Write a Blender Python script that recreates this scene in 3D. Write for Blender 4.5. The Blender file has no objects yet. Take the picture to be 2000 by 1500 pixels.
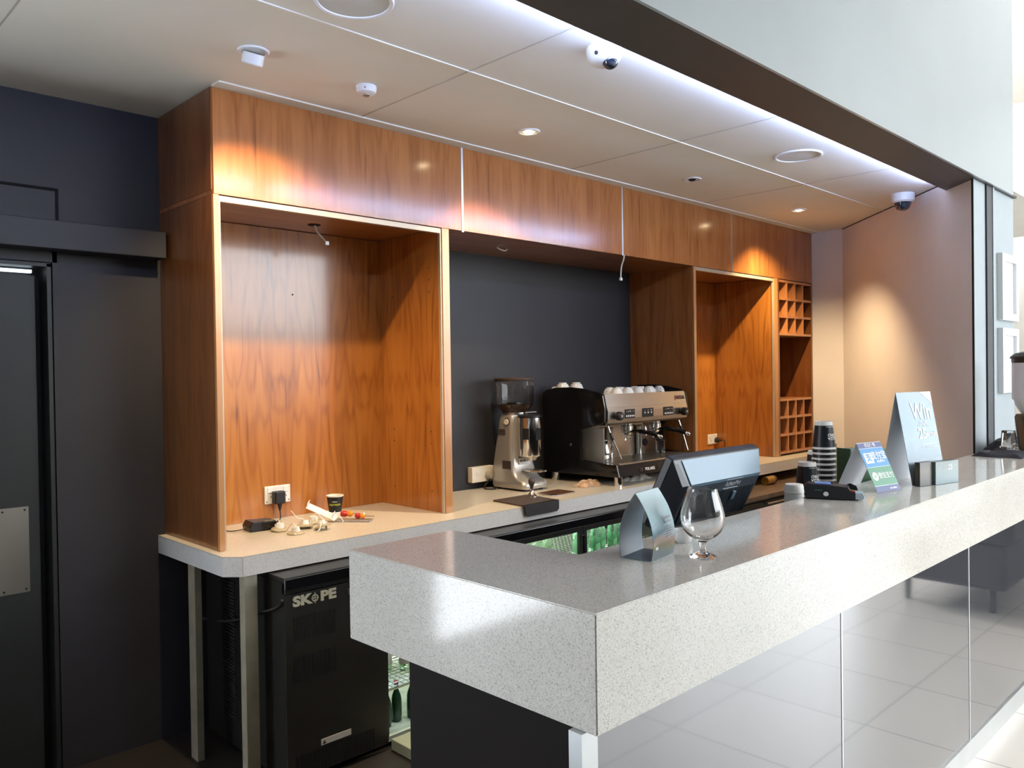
import bpy, bmesh, math, random
from mathutils import Vector, Matrix
random.seed(7)
SC = bpy.context.scene
COL = SC.collection
PI = math.pi

# ------------------------------------------------------------------ camera, world, exposure
YAW, PITCH, ROLL, FPX, CAMH = math.radians(-44.442), math.radians(-0.70), math.radians(-0.838), 1574.1, 1.582
fwd = Vector((-math.sin(YAW)*math.cos(PITCH), math.cos(YAW)*math.cos(PITCH), math.sin(PITCH)))
rgt = Vector((math.cos(YAW), math.sin(YAW), 0)); upv = rgt.cross(fwd)
r2 = rgt*math.cos(ROLL) + upv*math.sin(ROLL); u2 = -rgt*math.sin(ROLL) + upv*math.cos(ROLL)
cd = bpy.data.cameras.new('camera'); cam = bpy.data.objects.new('camera', cd); COL.objects.link(cam)
cam.matrix_world = Matrix(((r2.x, u2.x, -fwd.x, 0), (r2.y, u2.y, -fwd.y, 0), (r2.z, u2.z, -fwd.z, CAMH), (0, 0, 0, 1)))
cd.sensor_width = 36; cd.lens = FPX/2000*36; cd.clip_start = 0.02
SC.camera = cam
SC.view_settings.view_transform = 'Standard'; SC.view_settings.look = 'None'
SC.view_settings.exposure = 0.22; SC.view_settings.gamma = 1.0; SC.view_settings.use_curve_mapping = False
W = bpy.data.worlds.new('world'); SC.world = W; W.use_nodes = True
bg = W.node_tree.nodes['Background']; bg.inputs[0].default_value = (0.88, 0.94, 1.0, 1); bg.inputs[1].default_value = 9.5
WARM = (1.0, 0.73, 0.40); COOL = (0.44, 0.57, 1.0)
SPOT_W = 92; LED_W = 70.0

def area(name, loc, target, sx, sy, col, power, portal=False, parent=None):
    l = bpy.data.lights.new(name, 'AREA'); l.shape = 'RECTANGLE'; l.size = sx; l.size_y = sy
    l.color = col; l.energy = power
    o = bpy.data.objects.new(name, l); COL.objects.link(o)
    o.location = loc; o.rotation_euler = (Vector(target)-Vector(loc)).to_track_quat('-Z', 'Y').to_euler()
    if portal: l.cycles.is_portal = True
    return o
# the glazed front of the atrium and its glazed end let the daylight in (portals guide the sky light)
area('front_glazing_portal', (6.5, -5.0, 3.28), (6.5, 0, 3.28), 6.2, 2.05, (1, 1, 1), 1, portal=True)
area('end_glazing_portal', (9.6, -3.4, 2.1), (0, -3.4, 2.1), 2.9, 4.0, (1, 1, 1), 1, portal=True)

sun = bpy.data.lights.new('sun', 'SUN'); sun.energy = 2.2; sun.angle = math.radians(7); sun.color = (1, .97, .92)
so = bpy.data.objects.new('sun', sun); COL.objects.link(so); so.rotation_euler = Vector((-1.2, 6.0, -3.1)).to_track_quat('-Z', 'Y').to_euler(); so.location = (6, -8, 6)

# ------------------------------------------------------------------ material helpers
def new_mat(name):
    m = bpy.data.materials.new(name); m.use_nodes = True
    return m, m.node_tree, m.node_tree.nodes['Principled BSDF']
def N(nt, typ, **kw):
    n = nt.nodes.new(typ)
    for k, v in kw.items(): setattr(n, k, v)
    return n
def mat(name, col, rough=.5, metal=0, spec=.5, coat=0, var=.06, vs=9, bump=0, bs=60, emit=None, es=0, trans=0, ior=1.45, coatr=.05):
    m, nt, b = new_mat(name)
    L = nt.links.new
    b.inputs['Roughness'].default_value = rough; b.inputs['Metallic'].default_value = metal
    b.inputs['Specular IOR Level'].default_value = spec; b.inputs['Coat Weight'].default_value = coat
    b.inputs['Coat Roughness'].default_value = coatr
    b.inputs['Transmission Weight'].default_value = trans; b.inputs['IOR'].default_value = ior
    if emit: b.inputs['Emission Color'].default_value = (*emit, 1); b.inputs['Emission Strength'].default_value = es
    tc = N(nt, 'ShaderNodeTexCoord')
    if var and not trans:
        n = N(nt, 'ShaderNodeTexNoise'); n.inputs['Scale'].default_value = vs; n.inputs['Detail'].default_value = 3
        L(tc.outputs['Object'], n.inputs['Vector'])
        r = N(nt, 'ShaderNodeValToRGB'); e = r.color_ramp.elements
        e[0].position = .3; e[1].position = .7
        e[0].color = (*[c*(1-var) for c in col], 1); e[1].color = (*[min(1, c*(1+var)) for c in col], 1)
        L(n.outputs['Fac'], r.inputs['Fac']); L(r.outputs['Color'], b.inputs['Base Color'])
    else: b.inputs['Base Color'].default_value = (*col, 1)
    if bump:
        n2 = N(nt, 'ShaderNodeTexNoise'); n2.inputs['Scale'].default_value = bs
        L(tc.outputs['Object'], n2.inputs['Vector'])
        bp = N(nt, 'ShaderNodeBump'); bp.inputs['Strength'].default_value = bump; bp.inputs['Distance'].default_value = .01
        L(n2.outputs['Fac'], bp.inputs['Height']); L(bp.outputs['Normal'], b.inputs['Normal'])
    return m

def wood(name, light, mid, dark, rough=.28, leaf=.20, off=0.0, horiz=False, streak=1.0, contrast=1.0, coat=.6, knot=None):
    """vertical crown-cut veneer laid in book-matched leaves"""
    m, nt, b = new_mat(name); L = nt.links.new
    tc = N(nt, 'ShaderNodeTexCoord'); sp = N(nt, 'ShaderNodeSeparateXYZ'); L(tc.outputs['Object'], sp.inputs[0])
    def math_(op, a, bb=None, c=None):
        n = N(nt, 'ShaderNodeMath', operation=op)
        for i, v in enumerate((a, bb, c)):
            if v is None: continue
            if isinstance(v, (int, float)): n.inputs[i].default_value = v
            else: L(v, n.inputs[i])
        return n.outputs[0]
    if horiz: u = math_('ADD', sp.outputs['Y'], off); v = math_('ADD', sp.outputs['X'], sp.outputs['Z'])
    else: u = math_('ADD', math_('ADD', sp.outputs['X'], sp.outputs['Y']), off); v = sp.outputs['Z']
    pp = math_('PINGPONG', u, leaf)                               # mirrored leaves
    def vec(a, bsc, c):
        cx = N(nt, 'ShaderNodeCombineXYZ')
        L(a, cx.inputs[0]); L(bsc, cx.inputs[1]); cx.inputs[2].default_value = c
        return cx.outputs[0]
    def noise(vv, scale, det=4, dist=0.0, ro=.55):
        n = N(nt, 'ShaderNodeTexNoise'); n.inputs['Scale'].default_value = scale; n.inputs['Detail'].default_value = det
        n.inputs['Distortion'].default_value = dist; n.inputs['Roughness'].default_value = ro
        L(vv, n.inputs['Vector']); return n.outputs['Fac']
    # crown figure: contour lines of a field stretched along the grain
    f1 = noise(vec(math_('MULTIPLY', pp, 7.0), math_('MULTIPLY', v, .95), off), 1.0, 2, .25)
    rings = math_('SINE', math_('MULTIPLY', f1, 46.0))
    rings = math_('POWER', math_('MULTIPLY_ADD', rings, .5, .5), 2.2)
    broad = noise(vec(math_('MULTIPLY', u, 9.0), math_('MULTIPLY', v, .55), off+3), 1.0, 3)
    fine = noise(vec(math_('MULTIPLY', u, 130.0), math_('MULTIPLY', v, 3.0), off+1), 1.0, 3)
    stroke = noise(vec(math_('MULTIPLY', u, 38.0), math_('MULTIPLY', v, 2.2), off+9), 1.0, 2)
    t = math_('MULTIPLY', rings, .26*contrast)
    t = math_('ADD', t, math_('MULTIPLY', math_('SUBTRACT', broad, .5), 1.1*contrast))
    t = math_('ADD', t, math_('MULTIPLY', math_('SUBTRACT', fine, .5), .32*streak))
    t = math_('ADD', t, math_('MULTIPLY', math_('MAXIMUM', math_('SUBTRACT', stroke, .60), 0.0), 2.2*streak))
    t = math_('ADD', t, .28)
    if knot is not None:
        kd = math_('SQRT', math_('ADD', math_('POWER', math_('MULTIPLY', pp, 16.0), 2.0), math_('POWER', math_('MULTIPLY', math_('SUBTRACT', v, knot), 13.0), 2.0)))
        kd = math_('ADD', kd, math_('MULTIPLY', math_('SUBTRACT', fine, .5), .6))
        ringk = math_('MAXIMUM', math_('SUBTRACT', 1.0, math_('ABSOLUTE', math_('MULTIPLY', math_('SUBTRACT', kd, 1.0), 2.2))), 0.0)
        t = math_('ADD', t, math_('MULTIPLY', ringk, .17))
    r = N(nt, 'ShaderNodeValToRGB'); e = r.color_ramp.elements
    e[0].position = .05; e[0].color = (*light, 1); e[1].position = .95; e[1].color = (*dark, 1)
    k = e.new(.45); k.color = (*mid, 1)
    L(t, r.inputs['Fac']); L(r.outputs['Color'], b.inputs['Base Color'])
    b.inputs['Roughness'].default_value = rough; b.inputs['Specular IOR Level'].default_value = .5
    b.inputs['Coat Weight'].default_value = coat; b.inputs['Coat Roughness'].default_value = .13
    return m

def stone(name, base, speck, light, scale=260, rough=.13, amt=.40):
    m, nt, b = new_mat(name); L = nt.links.new
    tc = N(nt, 'ShaderNodeTexCoord')
    v = N(nt, 'ShaderNodeTexVoronoi', feature='F1'); v.inputs['Scale'].default_value = scale
    L(tc.outputs['Object'], v.inputs['Vector'])
    w = N(nt, 'ShaderNodeTexWhiteNoise', noise_dimensions='3D'); L(v.outputs['Position'], w.inputs['Vector'])
    r = N(nt, 'ShaderNodeValToRGB'); r.color_ramp.interpolation = 'CONSTANT'; e = r.color_ramp.elements
    e[0].position = 0; e[0].color = (*base, 1)
    e[1].position = 1-amt*.35; e[1].color = (*speck, 1)
    k = e.new(1-amt); k.color = (*light, 1)
    L(w.outputs['Value'], r.inputs['Fac'])
    n = N(nt, 'ShaderNodeTexNoise'); n.inputs['Scale'].default_value = 6; L(tc.outputs['Object'], n.inputs['Vector'])
    mx = N(nt, 'ShaderNodeMix', data_type='RGBA', blend_type='MULTIPLY'); mx.inputs[0].default_value = .12
    L(r.outputs['Color'], mx.inputs[6]); L(n.outputs['Fac'], mx.inputs[7])
    L(mx.outputs[2], b.inputs['Base Color'])
    b.inputs['Roughness'].default_value = rough
    return m

M = {}
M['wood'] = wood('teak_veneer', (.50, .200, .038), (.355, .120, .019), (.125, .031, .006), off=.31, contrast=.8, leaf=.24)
M['wood_fig'] = wood('teak_veneer_figured', (.50, .200, .038), (.355, .120, .019), (.125, .031, .006), off=.2525, contrast=.8, leaf=.24, knot=.60)
M['wood_out'] = wood('teak_veneer_outer_shaded', (.235, .086, .024), (.155, .050, .013), (.060, .018, .006), off=1.7, leaf=.26, contrast=.75)  # same teak darkened: shade of the unlit end side is in the colour
M['wood_fascia'] = wood('teak_veneer_fascia', (.46, .185, .052), (.32, .110, .027), (.145, .042, .010), off=2.9, leaf=.17, rough=.2, contrast=.75)
M['wood_h'] = wood('teak_veneer_lining', (.45, .18, .06), (.36, .125, .038), (.22, .07, .02), off=4.1, horiz=True)
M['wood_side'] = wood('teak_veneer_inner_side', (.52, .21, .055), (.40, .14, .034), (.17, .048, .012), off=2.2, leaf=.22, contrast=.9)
M['edge'] = wood('solid_timber_edge', (.50, .25, .09), (.42, .19, .065), (.33, .13, .045), leaf=.05, rough=.35, contrast=.5)
M['stone'] = stone('quartz_bar_top', (.64, .62, .57), (.43, .42, .38), (.72, .70, .65), rough=.10, scale=420, amt=.34)
M['laminate'] = stone('speckled_laminate_top', (.60, .55, .46), (.44, .40, .34), (.68, .63, .54), scale=400, rough=.30, amt=.3)
M['laminate_edge'] = stone('speckled_laminate_edge', (.66, .655, .64), (.52, .52, .51), (.73, .72, .70), scale=400, rough=.4, amt=.3)
M['dark_wall'] = mat('charcoal_paint', (.020, .020, .024), .55, var=.10, vs=2.2, bump=.05, bs=120)
M['dark_door'] = mat('dark_green_grey_door_paint', (.015, .018, .017), .45, vs=3)
M['ceiling'] = mat('cream_ceiling_board', (.80, .775, .70), .75, var=.035, vs=2.0)
M['bead'] = mat('cream_ceiling_bead', (.82, .80, .74), .5)
M['groove'] = mat('joint_shadow_line', (.46, .43, .38), .8)
M['beige'] = mat('beige_wall_paint', (.80, .74, .72), .7, var=.03, vs=3)
M['strip'] = mat('pale_wall_paint', (.76, .72, .70), .7, var=.03, vs=3)
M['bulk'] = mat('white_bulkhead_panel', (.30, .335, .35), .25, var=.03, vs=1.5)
M['soffit'] = mat('dark_soffit_paint', (.055, .050, .046), .5)
M['pillar'] = mat('grey_blue_wall_panel', (.30, .345, .37), .5, var=.03)
M['pillar_dark'] = mat('black_rubber_joint', (.02, .024, .03), .5)
M['atrium'] = mat('off_white_atrium_paint', (.78, .75, .70), .7, var=.03)
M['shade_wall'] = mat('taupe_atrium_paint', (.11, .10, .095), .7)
M['front_panel'] = mat('grey_back_painted_glass', (.055, .058, .068), .055, spec=1.0, coat=1, var=.02, ior=1.7, coatr=.04)
M['end_panel'] = mat('dark_brown_bar_end_panel', (.009, .0065, .006), .7, spec=.15)
M['alu'] = mat('brushed_aluminium', (.62, .65, .66), .35, 1, var=.04)
M['steel'] = mat('brushed_stainless_steel', (.56, .52, .46), .28, 1, var=.05, vs=4)
M['steel_leg'] = mat('dull_steel_tube', (.52, .48, .36), .5, .8, var=.12, vs=14)
M['steel_dark'] = mat('dark_steel_tube_face', (.16, .14, .14), .5, .8, var=.1)
M['chrome'] = mat('chrome', (.78, .78, .78), .14, 1, var=0)
M['black'] = mat('black_painted_steel', (.014, .014, .013), .32, spec=.5)
M['black_satin'] = mat('satin_black_panel', (.022, .020, .015), .42)
M['black_gloss'] = mat('gloss_black_enamel', (.006, .006, .007), .12, spec=.6)
M['black_pl'] = mat('black_plastic', (.012, .012, .014), .38)
M['rubber'] = mat('black_rubber', (.02, .018, .018), .55, bump=.2, bs=200)
M['slot'] = mat('slot_black', (.002, .002, .002), .9, var=0)
M['white_pl'] = mat('white_plastic', (.78, .78, .76), .3, var=.02)
M['white'] = mat('white_paint', (.80, .80, .80), .4, var=.02)
M['cream_pl'] = mat('cream_plastic', (.78, .74, .66), .35, var=.02)
M['china'] = mat('white_glazed_china', (.82, .82, .81), .12, var=0)
M['grind_body'] = mat('pearl_grey_metallic_paint', (.46, .44, .40), .30, .55, var=.02)
M['glass'] = mat('clear_glass', (1, 1, 1), .0, trans=1, ior=1.45, var=0)
M['clear_pl'] = mat('clear_polycarbonate', (.93, .92, .90), .02, trans=1, ior=1.25, var=0)
M['smoke_glass'] = mat('fridge_door_glass', (.97, 1, .98), .0, trans=1, ior=1.05, var=0)
M['beans'] = mat('roasted_coffee_beans', (.075, .030, .012), .45, var=.5, vs=60, bump=1.0, bs=90)
M['brown_pl'] = mat('dark_brown_plastic', (.05, .035, .028), .35)
M['warm_emit'] = mat('lit_lamp_face', (1, .9, .7), .4, emit=(1, .80, .48), es=28, var=0)
M['led_emit'] = mat('led_strip', (1, 1, 1), .4, emit=COOL, es=14, var=0)
M['gap_emit'] = mat('lit_gap_above_door', (1, 1, 1), .4, emit=(.75, .9, 1), es=2.0, var=0)
M['speaker'] = mat('speaker_grille_cloth', (.66, .63, .56), .8, bump=.5, bs=500)
M['dome'] = mat('smoked_dome', (.02, .03, .05), .05, spec=.8, coat=1)
M['cup_black'] = mat('black_paper_cup', (.010, .012, .016), .35)
M['cup_white'] = mat('white_paper', (.80, .79, .76), .5, var=.02)
M['txt_white'] = mat('white_print', (.82, .82, .82), .5, var=0)
M['txt_black'] = mat('black_print', (.02, .02, .02), .5, var=0)
M['txt_silver'] = mat('silver_badge', (.70, .64, .45), .4, .2, var=0)
M['txt_red'] = mat('red_print', (.55, .03, .04), .4, var=0)
M['txt_green'] = mat('yellow_green_print', (.45, .50, .05), .5, var=0)
M['pos_grey'] = mat('blue_grey_plastic', (.045, .058, .072), .35, var=.03)
M['pos_light'] = mat('silver_blue_highlight_plastic', (.13, .20, .26), .32, .1, var=.03)  # colour of the till's painted highlight and of its card reader
M['floor_dark'] = mat('brown_service_floor', (.018, .014, .011), .5, bump=.1)
M['leather'] = mat('charcoal_sofa_fabric', (.045, .042, .05), .7, bump=.2)
M['cloth'] = mat('navy_black_cloth', (.010, .011, .018), .9, bump=.4, bs=200)
M['rag'] = mat('stained_cotton_rag', (.46, .30, .19), .9, var=.4, vs=25, bump=.6, bs=120)
M['rag_grey'] = mat('grey_cotton_rag', (.40, .37, .32), .9, var=.3, vs=25, bump=.6, bs=120)
M['green_card'] = mat('dark_green_plastic', (.035, .085, .045), .35, var=.1)
M['pale_base'] = mat('pale_green_grey_board', (.30, .33, .24), .5)
M['bottle_green'] = mat('green_bottle_glass', (.55, .85, .66), .02, trans=.85, ior=1.3, var=0)
M['bottle_clear'] = mat('pale_bottle_glass', (.75, .95, .75), .02, trans=.85, ior=1.3, var=0)
M['bottle_dark'] = mat('dark_bottle_glass', (.02, .07, .03), .05, spec=.6)
M['red'] = mat('red_plastic', (.50, .03, .025), .3)
M['orange'] = mat('orange_plastic', (.85, .28, .02), .3)
M['gold'] = mat('brass_coloured_lid', (.45, .25, .05), .3, .8)
M['fridge_in'] = mat('fridge_lining', (.70, .76, .66), .5)
M['fridge_emit'] = mat('fridge_tube', (1, 1, 1), .4, emit=(.88, 1, .85), es=9, var=0)
M['blue_screen'] = mat('dim_blue_display', (.10, .17, .40), .2, emit=(.16, .26, .62), es=.35, var=0)
M['ali_navy'] = mat('navy_blue_print', (.03, .05, .19), .4, var=0)
M['ali_blue'] = mat('bright_blue_print', (.01, .22, .52), .4, var=0)
M['ali_green'] = mat('wallet_green_print', (.035, .22, .11), .4, var=0)
M['card_white'] = mat('white_card', (.70, .73, .78), .5, var=.02)
M['black_screw'] = mat('black_screw', (.02, .02, .02), .4, .5, var=0)
M['clear_film'] = mat('clear_blister', (.9, .9, .9), .1, trans=.8, ior=1.1, var=0)

def tiles():
    m, nt, b = new_mat('large_pale_floor_tiles'); L = nt.links.new
    tc = N(nt, 'ShaderNodeTexCoord'); br = N(nt, 'ShaderNodeTexBrick'); L(tc.outputs['Object'], br.inputs['Vector'])
    br.offset = 0; br.inputs['Scale'].default_value = 1; br.inputs['Brick Width'].default_value = .6; br.inputs['Row Height'].default_value = .6
    br.inputs['Mortar Size'].default_value = .004; br.inputs['Color1'].default_value = (.60, .56, .52, 1); br.inputs['Color2'].default_value = (.56, .53, .49, 1)
    br.inputs['Mortar'].default_value = (.30, .28, .27, 1)
    L(br.outputs['Color'], b.inputs['Base Color']); b.inputs['Roughness'].default_value = .28
    return m
M['tiles'] = tiles()
def picture(name, stops, axis='Z', lo=0, hi=1, blob=None, rough=.3):
    """soft printed landscape: colour bands with cloudy edges"""
    m, nt, b = new_mat(name); L = nt.links.new
    tc = N(nt, 'ShaderNodeTexCoord'); sp = N(nt, 'ShaderNodeSeparateXYZ'); L(tc.outputs['Object'], sp.inputs[0])
    mr = N(nt, 'ShaderNodeMapRange'); mr.inputs['From Min'].default_value = lo; mr.inputs['From Max'].default_value = hi
    L(sp.outputs[axis], mr.inputs['Value'])
    n = N(nt, 'ShaderNodeTexNoise'); n.inputs['Scale'].default_value = 14; n.inputs['Detail'].default_value = 5
    L(tc.outputs['Object'], n.inputs['Vector'])
    a = N(nt, 'ShaderNodeMath', operation='MULTIPLY_ADD'); L(n.outputs['Fac'], a.inputs[0]); a.inputs[1].default_value = .35; a.inputs[2].default_value = -.175
    a2 = N(nt, 'ShaderNodeMath', operation='ADD'); L(mr.outputs[0], a2.inputs[0]); L(a.outputs[0], a2.inputs[1])
    r = N(nt, 'ShaderNodeValToRGB'); e = r.color_ramp.elements
    e[0].position = stops[0][0]; e[0].color = (*stops[0][1], 1); e[1].position = stops[-1][0]; e[1].color = (*stops[-1][1], 1)
    for p, c in stops[1:-1]: k = e.new(p); k.color = (*c, 1)
    L(a2.outputs[0], r.inputs['Fac']); L(r.outputs['Color'], b.inputs['Base Color']); b.inputs['Roughness'].default_value = rough
    return m
M['win_print'] = picture('pale_blue_sky_print', [(0, (0.225, 0.229, 0.248)), (.12, (0.248, 0.276, 0.316)), (.25, (0.120, 0.201, 0.258)), (.5, (0.165, 0.267, 0.325)), (.72, (0.120, 0.229, 0.287)), (1, (0.138, 0.220, 0.296))], lo=0, hi=.37)
M['holder_print'] = picture('grey_blue_lake_print', [(0, (0.120, 0.191, 0.216)), (.6, (0.143, 0.204, 0.204)), (1, (0.109, 0.138, 0.126))], lo=0, hi=.1)
M['dark_print'] = picture('dark_hillside_print', [(0, (.03, .03, .025)), (.6, (.09, .075, .05)), (1, (.03, .025, .02))], lo=0, hi=.1)
M['tent_print'] = picture('lake_and_mountain_print', [(0, (0.183, 0.225, 0.251)), (.12, (0.191, 0.233, 0.242)), (.2, (0.225, 0.207, 0.109)), (.28, (0.313, 0.174, 0.117)), (.36, (0.094, 0.207, 0.277)), (.6, (0.268, 0.452, 0.519)), (1, (0.519, 0.655, 0.696))], lo=0, hi=.165)
M['tent_in'] = mat('blue_grey_card_back', (.085, .125, .16), .35)
def stripes():
    m, nt, b = new_mat('brown_striped_weave'); L = nt.links.new
    tc = N(nt, 'ShaderNodeTexCoord'); w = N(nt, 'ShaderNodeTexWave', bands_direction='X'); w.inputs['Scale'].default_value = 6; w.inputs['Distortion'].default_value = .4
    L(tc.outputs['Object'], w.inputs['Vector'])
    r = N(nt, 'ShaderNodeValToRGB'); e = r.color_ramp.elements
    e[0].color = (.05, .04, .05, 1); e[1].color = (.20, .09, .04, 1); k = e.new(.55); k.color = (.12, .11, .05, 1)
    L(w.outputs['Fac'], r.inputs['Fac']); L(r.outputs['Color'], b.inputs['Base Color']); b.inputs['Roughness'].default_value = .6
    return m
M['stripes'] = stripes()

# ------------------------------------------------------------------ mesh helpers
def BM(): return bmesh.new()
def box(bm, x0, x1, y0, y1, z0, z1, bev=0, seg=2, mtx=None):
    vs = [bm.verts.new((x, y, z)) for x in (x0, x1) for y in (y0, y1) for z in (z0, z1)]
    q = [(0, 1, 3, 2), (4, 6, 7, 5), (0, 4, 5, 1), (2, 3, 7, 6), (0, 2, 6, 4), (1, 5, 7, 3)]
    fs = [bm.faces.new([vs[i] for i in f]) for f in q]
    if mtx: bmesh.ops.transform(bm, matrix=mtx, verts=vs)
    if bev:
        es = list({e for f in fs for e in f.edges})
        bmesh.ops.bevel(bm, geom=es, offset=bev, segments=seg, affect='EDGES', profile=.5)
    return bm
def B(*a, **k): return box(BM(), *a, **k)
def lathe(bm, prof, cx=0, cy=0, cz=0, seg=32, mtx=None, cap=True):
    rings = []; allv = []
    for r, z in prof:
        if r < 1e-6: v = [bm.verts.new((cx, cy, cz+z))]
        else: v = [bm.verts.new((cx+r*math.cos(2*PI*i/seg), cy+r*math.sin(2*PI*i/seg), cz+z)) for i in range(seg)]
        rings.append(v); allv += v
    for a, b in zip(rings, rings[1:]):
        for i in range(seg):
            j = (i+1) % seg
            if len(a) == 1 and len(b) == 1: continue
            if len(a) == 1: bm.faces.new((a[0], b[j], b[i]))
            elif len(b) == 1: bm.faces.new((a[i], a[j], b[0]))
            else: bm.faces.new((a[i], a[j], b[j], b[i]))
    if cap:
        if len(rings[0]) > 1: bm.faces.new(list(reversed(rings[0])))
        if len(rings[-1]) > 1: bm.faces.new(rings[-1])
    if mtx: bmesh.ops.transform(bm, matrix=mtx, verts=allv)
    return bm
def tube(bm, pts, r, seg=10, cap=True):
    pts = [Vector(p) for p in pts]; rr = r if isinstance(r, (list, tuple)) else [r]*len(pts)
    rings = []; prev = None
    for i, p in enumerate(pts):
        d = (pts[min(i+1, len(pts)-1)]-pts[max(i-1, 0)]).normalized()
        if prev is None: a = d.orthogonal().normalized()
        else: a = (prev-d*prev.dot(d)); a = a.normalized() if a.length > 1e-6 else d.orthogonal().normalized()
        prev = a; b = d.cross(a)
        rings.append([bm.verts.new(p+(a*math.cos(2*PI*k/seg)+b*math.sin(2*PI*k/seg))*rr[i]) for k in range(seg)])
    for A, C in zip(rings, rings[1:]):
        for k in range(seg): bm.faces.new((A[k], A[(k+1) % seg], C[(k+1) % seg], C[k]))
    if cap: bm.faces.new(list(reversed(rings[0]))); bm.faces.new(rings[-1])
    return bm
def smooth_path(pts, n=6):
    P = [Vector(p) for p in pts]; out = []
    for i in range(len(P)-1):
        p0, p1, p2, p3 = P[max(i-1, 0)], P[i], P[i+1], P[min(i+2, len(P)-1)]
        for k in range(n):
            t = k/n
            out.append(.5*((2*p1)+(p2-p0)*t+(2*p0-5*p1+4*p2-p3)*t*t+(-p0+3*p1-3*p2+p3)*t**3))
    out.append(P[-1]); return out
def prism(bm, poly, axis, a0, a1, bev=0):
    """extrude a 2-D outline along an axis; poly coordinates are the two other axes in order"""
    def mk(p, a):
        if axis == 'X': return (a, p[0], p[1])
        if axis == 'Y': return (p[0], a, p[1])
        return (p[0], p[1], a)
    A = [bm.verts.new(mk(p, a0)) for p in poly]; C = [bm.verts.new(mk(p, a1)) for p in poly]
    fs = [bm.faces.new(list(reversed(A))), bm.faces.new(C)]
    n = len(poly)
    for i in range(n): fs.append(bm.faces.new((A[i], A[(i+1) % n], C[(i+1) % n], C[i])))
    if bev:
        es = list({e for f in fs[:2] for e in f.edges})
        bmesh.ops.bevel(bm, geom=es, offset=bev, segments=2, affect='EDGES', profile=.5)
    return bm
def grid_sheet(bm, nx, ny, fn, thick=0):
    g = [[bm.verts.new(fn(i/nx, j/ny)) for j in range(ny+1)] for i in range(nx+1)]
    fs = [bm.faces.new((g[i][j], g[i+1][j], g[i+1][j+1], g[i][j+1])) for i in range(nx) for j in range(ny)]
    if thick:
        bm.normal_update()
        bmesh.ops.solidify(bm, geom=fs, thickness=thick)
    return bm
def pm(parent):
    m = Matrix.Identity(4); p = parent
    if p is None: return m
    while p.parent: p = p.parent
    return Matrix.Translation(p.location) @ p.rotation_euler.to_matrix().to_4x4()
def obj(name, bm, m, parent=None, local=False, smooth=False, label=None, angle=35):
    bmesh.ops.recalc_face_normals(bm, faces=bm.faces[:])
    if parent is not None and not local: bmesh.ops.transform(bm, matrix=pm(parent).inverted(), verts=bm.verts[:])
    me = bpy.data.meshes.new(name); bm.to_mesh(me); bm.free()
    me.materials.append(M[m] if isinstance(m, str) else m)
    if smooth:
        for p in me.polygons: p.use_smooth = True
        try: me.set_sharp_from_angle(angle=math.radians(angle))
        except Exception: pass
    o = bpy.data.objects.new(name, me); COL.objects.link(o)
    if parent is not None: o.parent = parent
    if label: o['label'] = label
    return o
def tag(o, label, cat, group=None, kind=None):
    o['label'] = label; o['category'] = cat
    if group: o['group'] = group
    if kind: o['kind'] = kind
    return o
def thing(name, label, cat, loc=(0, 0, 0), rotz=0, group=None):
    o = bpy.data.objects.new(name, None); COL.objects.link(o); o.empty_display_size = .05
    o.location = loc; o.rotation_euler = (0, 0, rotz)
    return tag(o, label, cat, group)
def struct(name, bm, m, parent=None, label=None):
    o = obj(name, bm, m, parent)
    if parent is None:
        o['kind'] = 'structure'
        if label: o['label'] = label
    return o
def copy_tree(o, parent=None):
    c = o.copy(); COL.objects.link(c); c.parent = parent
    for ch in list(o.children): copy_tree(ch, c)
    return c
_tc = {}
def text_bm(s, size, origin, u, v, ext=.0006, align='CENTER', bold=0, sx=1.0, spacing=1.0):
    """lettering laid on the plane spanned by u (reading direction) and v (up)"""
    cu = bpy.data.curves.new('t', 'FONT'); cu.body = s; cu.size = size; cu.extrude = ext; cu.align_x = align; cu.align_y = 'CENTER'
    cu.offset = bold; cu.resolution_u = 3; cu.space_character = spacing
    to = bpy.data.objects.new('t', cu); COL.objects.link(to)
    dg = bpy.context.evaluated_depsgraph_get(); dg.update()
    me = bpy.data.meshes.new_from_object(to.evaluated_get(dg))
    bpy.data.objects.remove(to); bpy.data.curves.remove(cu)
    bm = BM(); bm.from_mesh(me); bpy.data.meshes.remove(me)
    u = Vector(u).normalized(); v = Vector(v).normalized(); n = u.cross(v); o = Vector(origin)
    for w in bm.verts: c = w.co.copy(); w.co = o+u*c.x*sx+v*c.y+n*c.z
    return bm
RX, RZ = (1, 0, 0), (0, 0, 1)

# ------------------------------------------------------------------ key dimensions
YC, YB = 3.063, 3.609            # cabinet fronts, back wall
ZC, ZF, ZT = 2.727, 2.305, 0.90  # ceiling, underside of overhead units, worktop
X0, X1, X2, X5 = 1.385, 2.582, 4.757, 6.546
ZBAR, ZBB = 1.117, 0.878
Y1, Y3, Y2 = .997, 1.352, 1.854
XA, XB = 1.194, 1.56
YPAN = 1.030
ZS, YSF, YSB = 2.676, 1.44, 1.675   # dark soffit

# ------------------------------------------------------------------ room shell
struct('floor', B(-3, 9.6, -5.0, 1.2, -.1, 0), 'tiles'); struct('floor_service', B(-3, 6.6, 1.2, 3.75, -.1, 0), 'floor_dark'); struct('floor_passage', B(6.6, 9.6, 1.2, 3.75, -.1, 0), 'tiles')
bm = B(-3, 8.2, 1.46, 3.75, ZC, ZC+.08); struct('ceiling', bm, 'ceiling')
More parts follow.
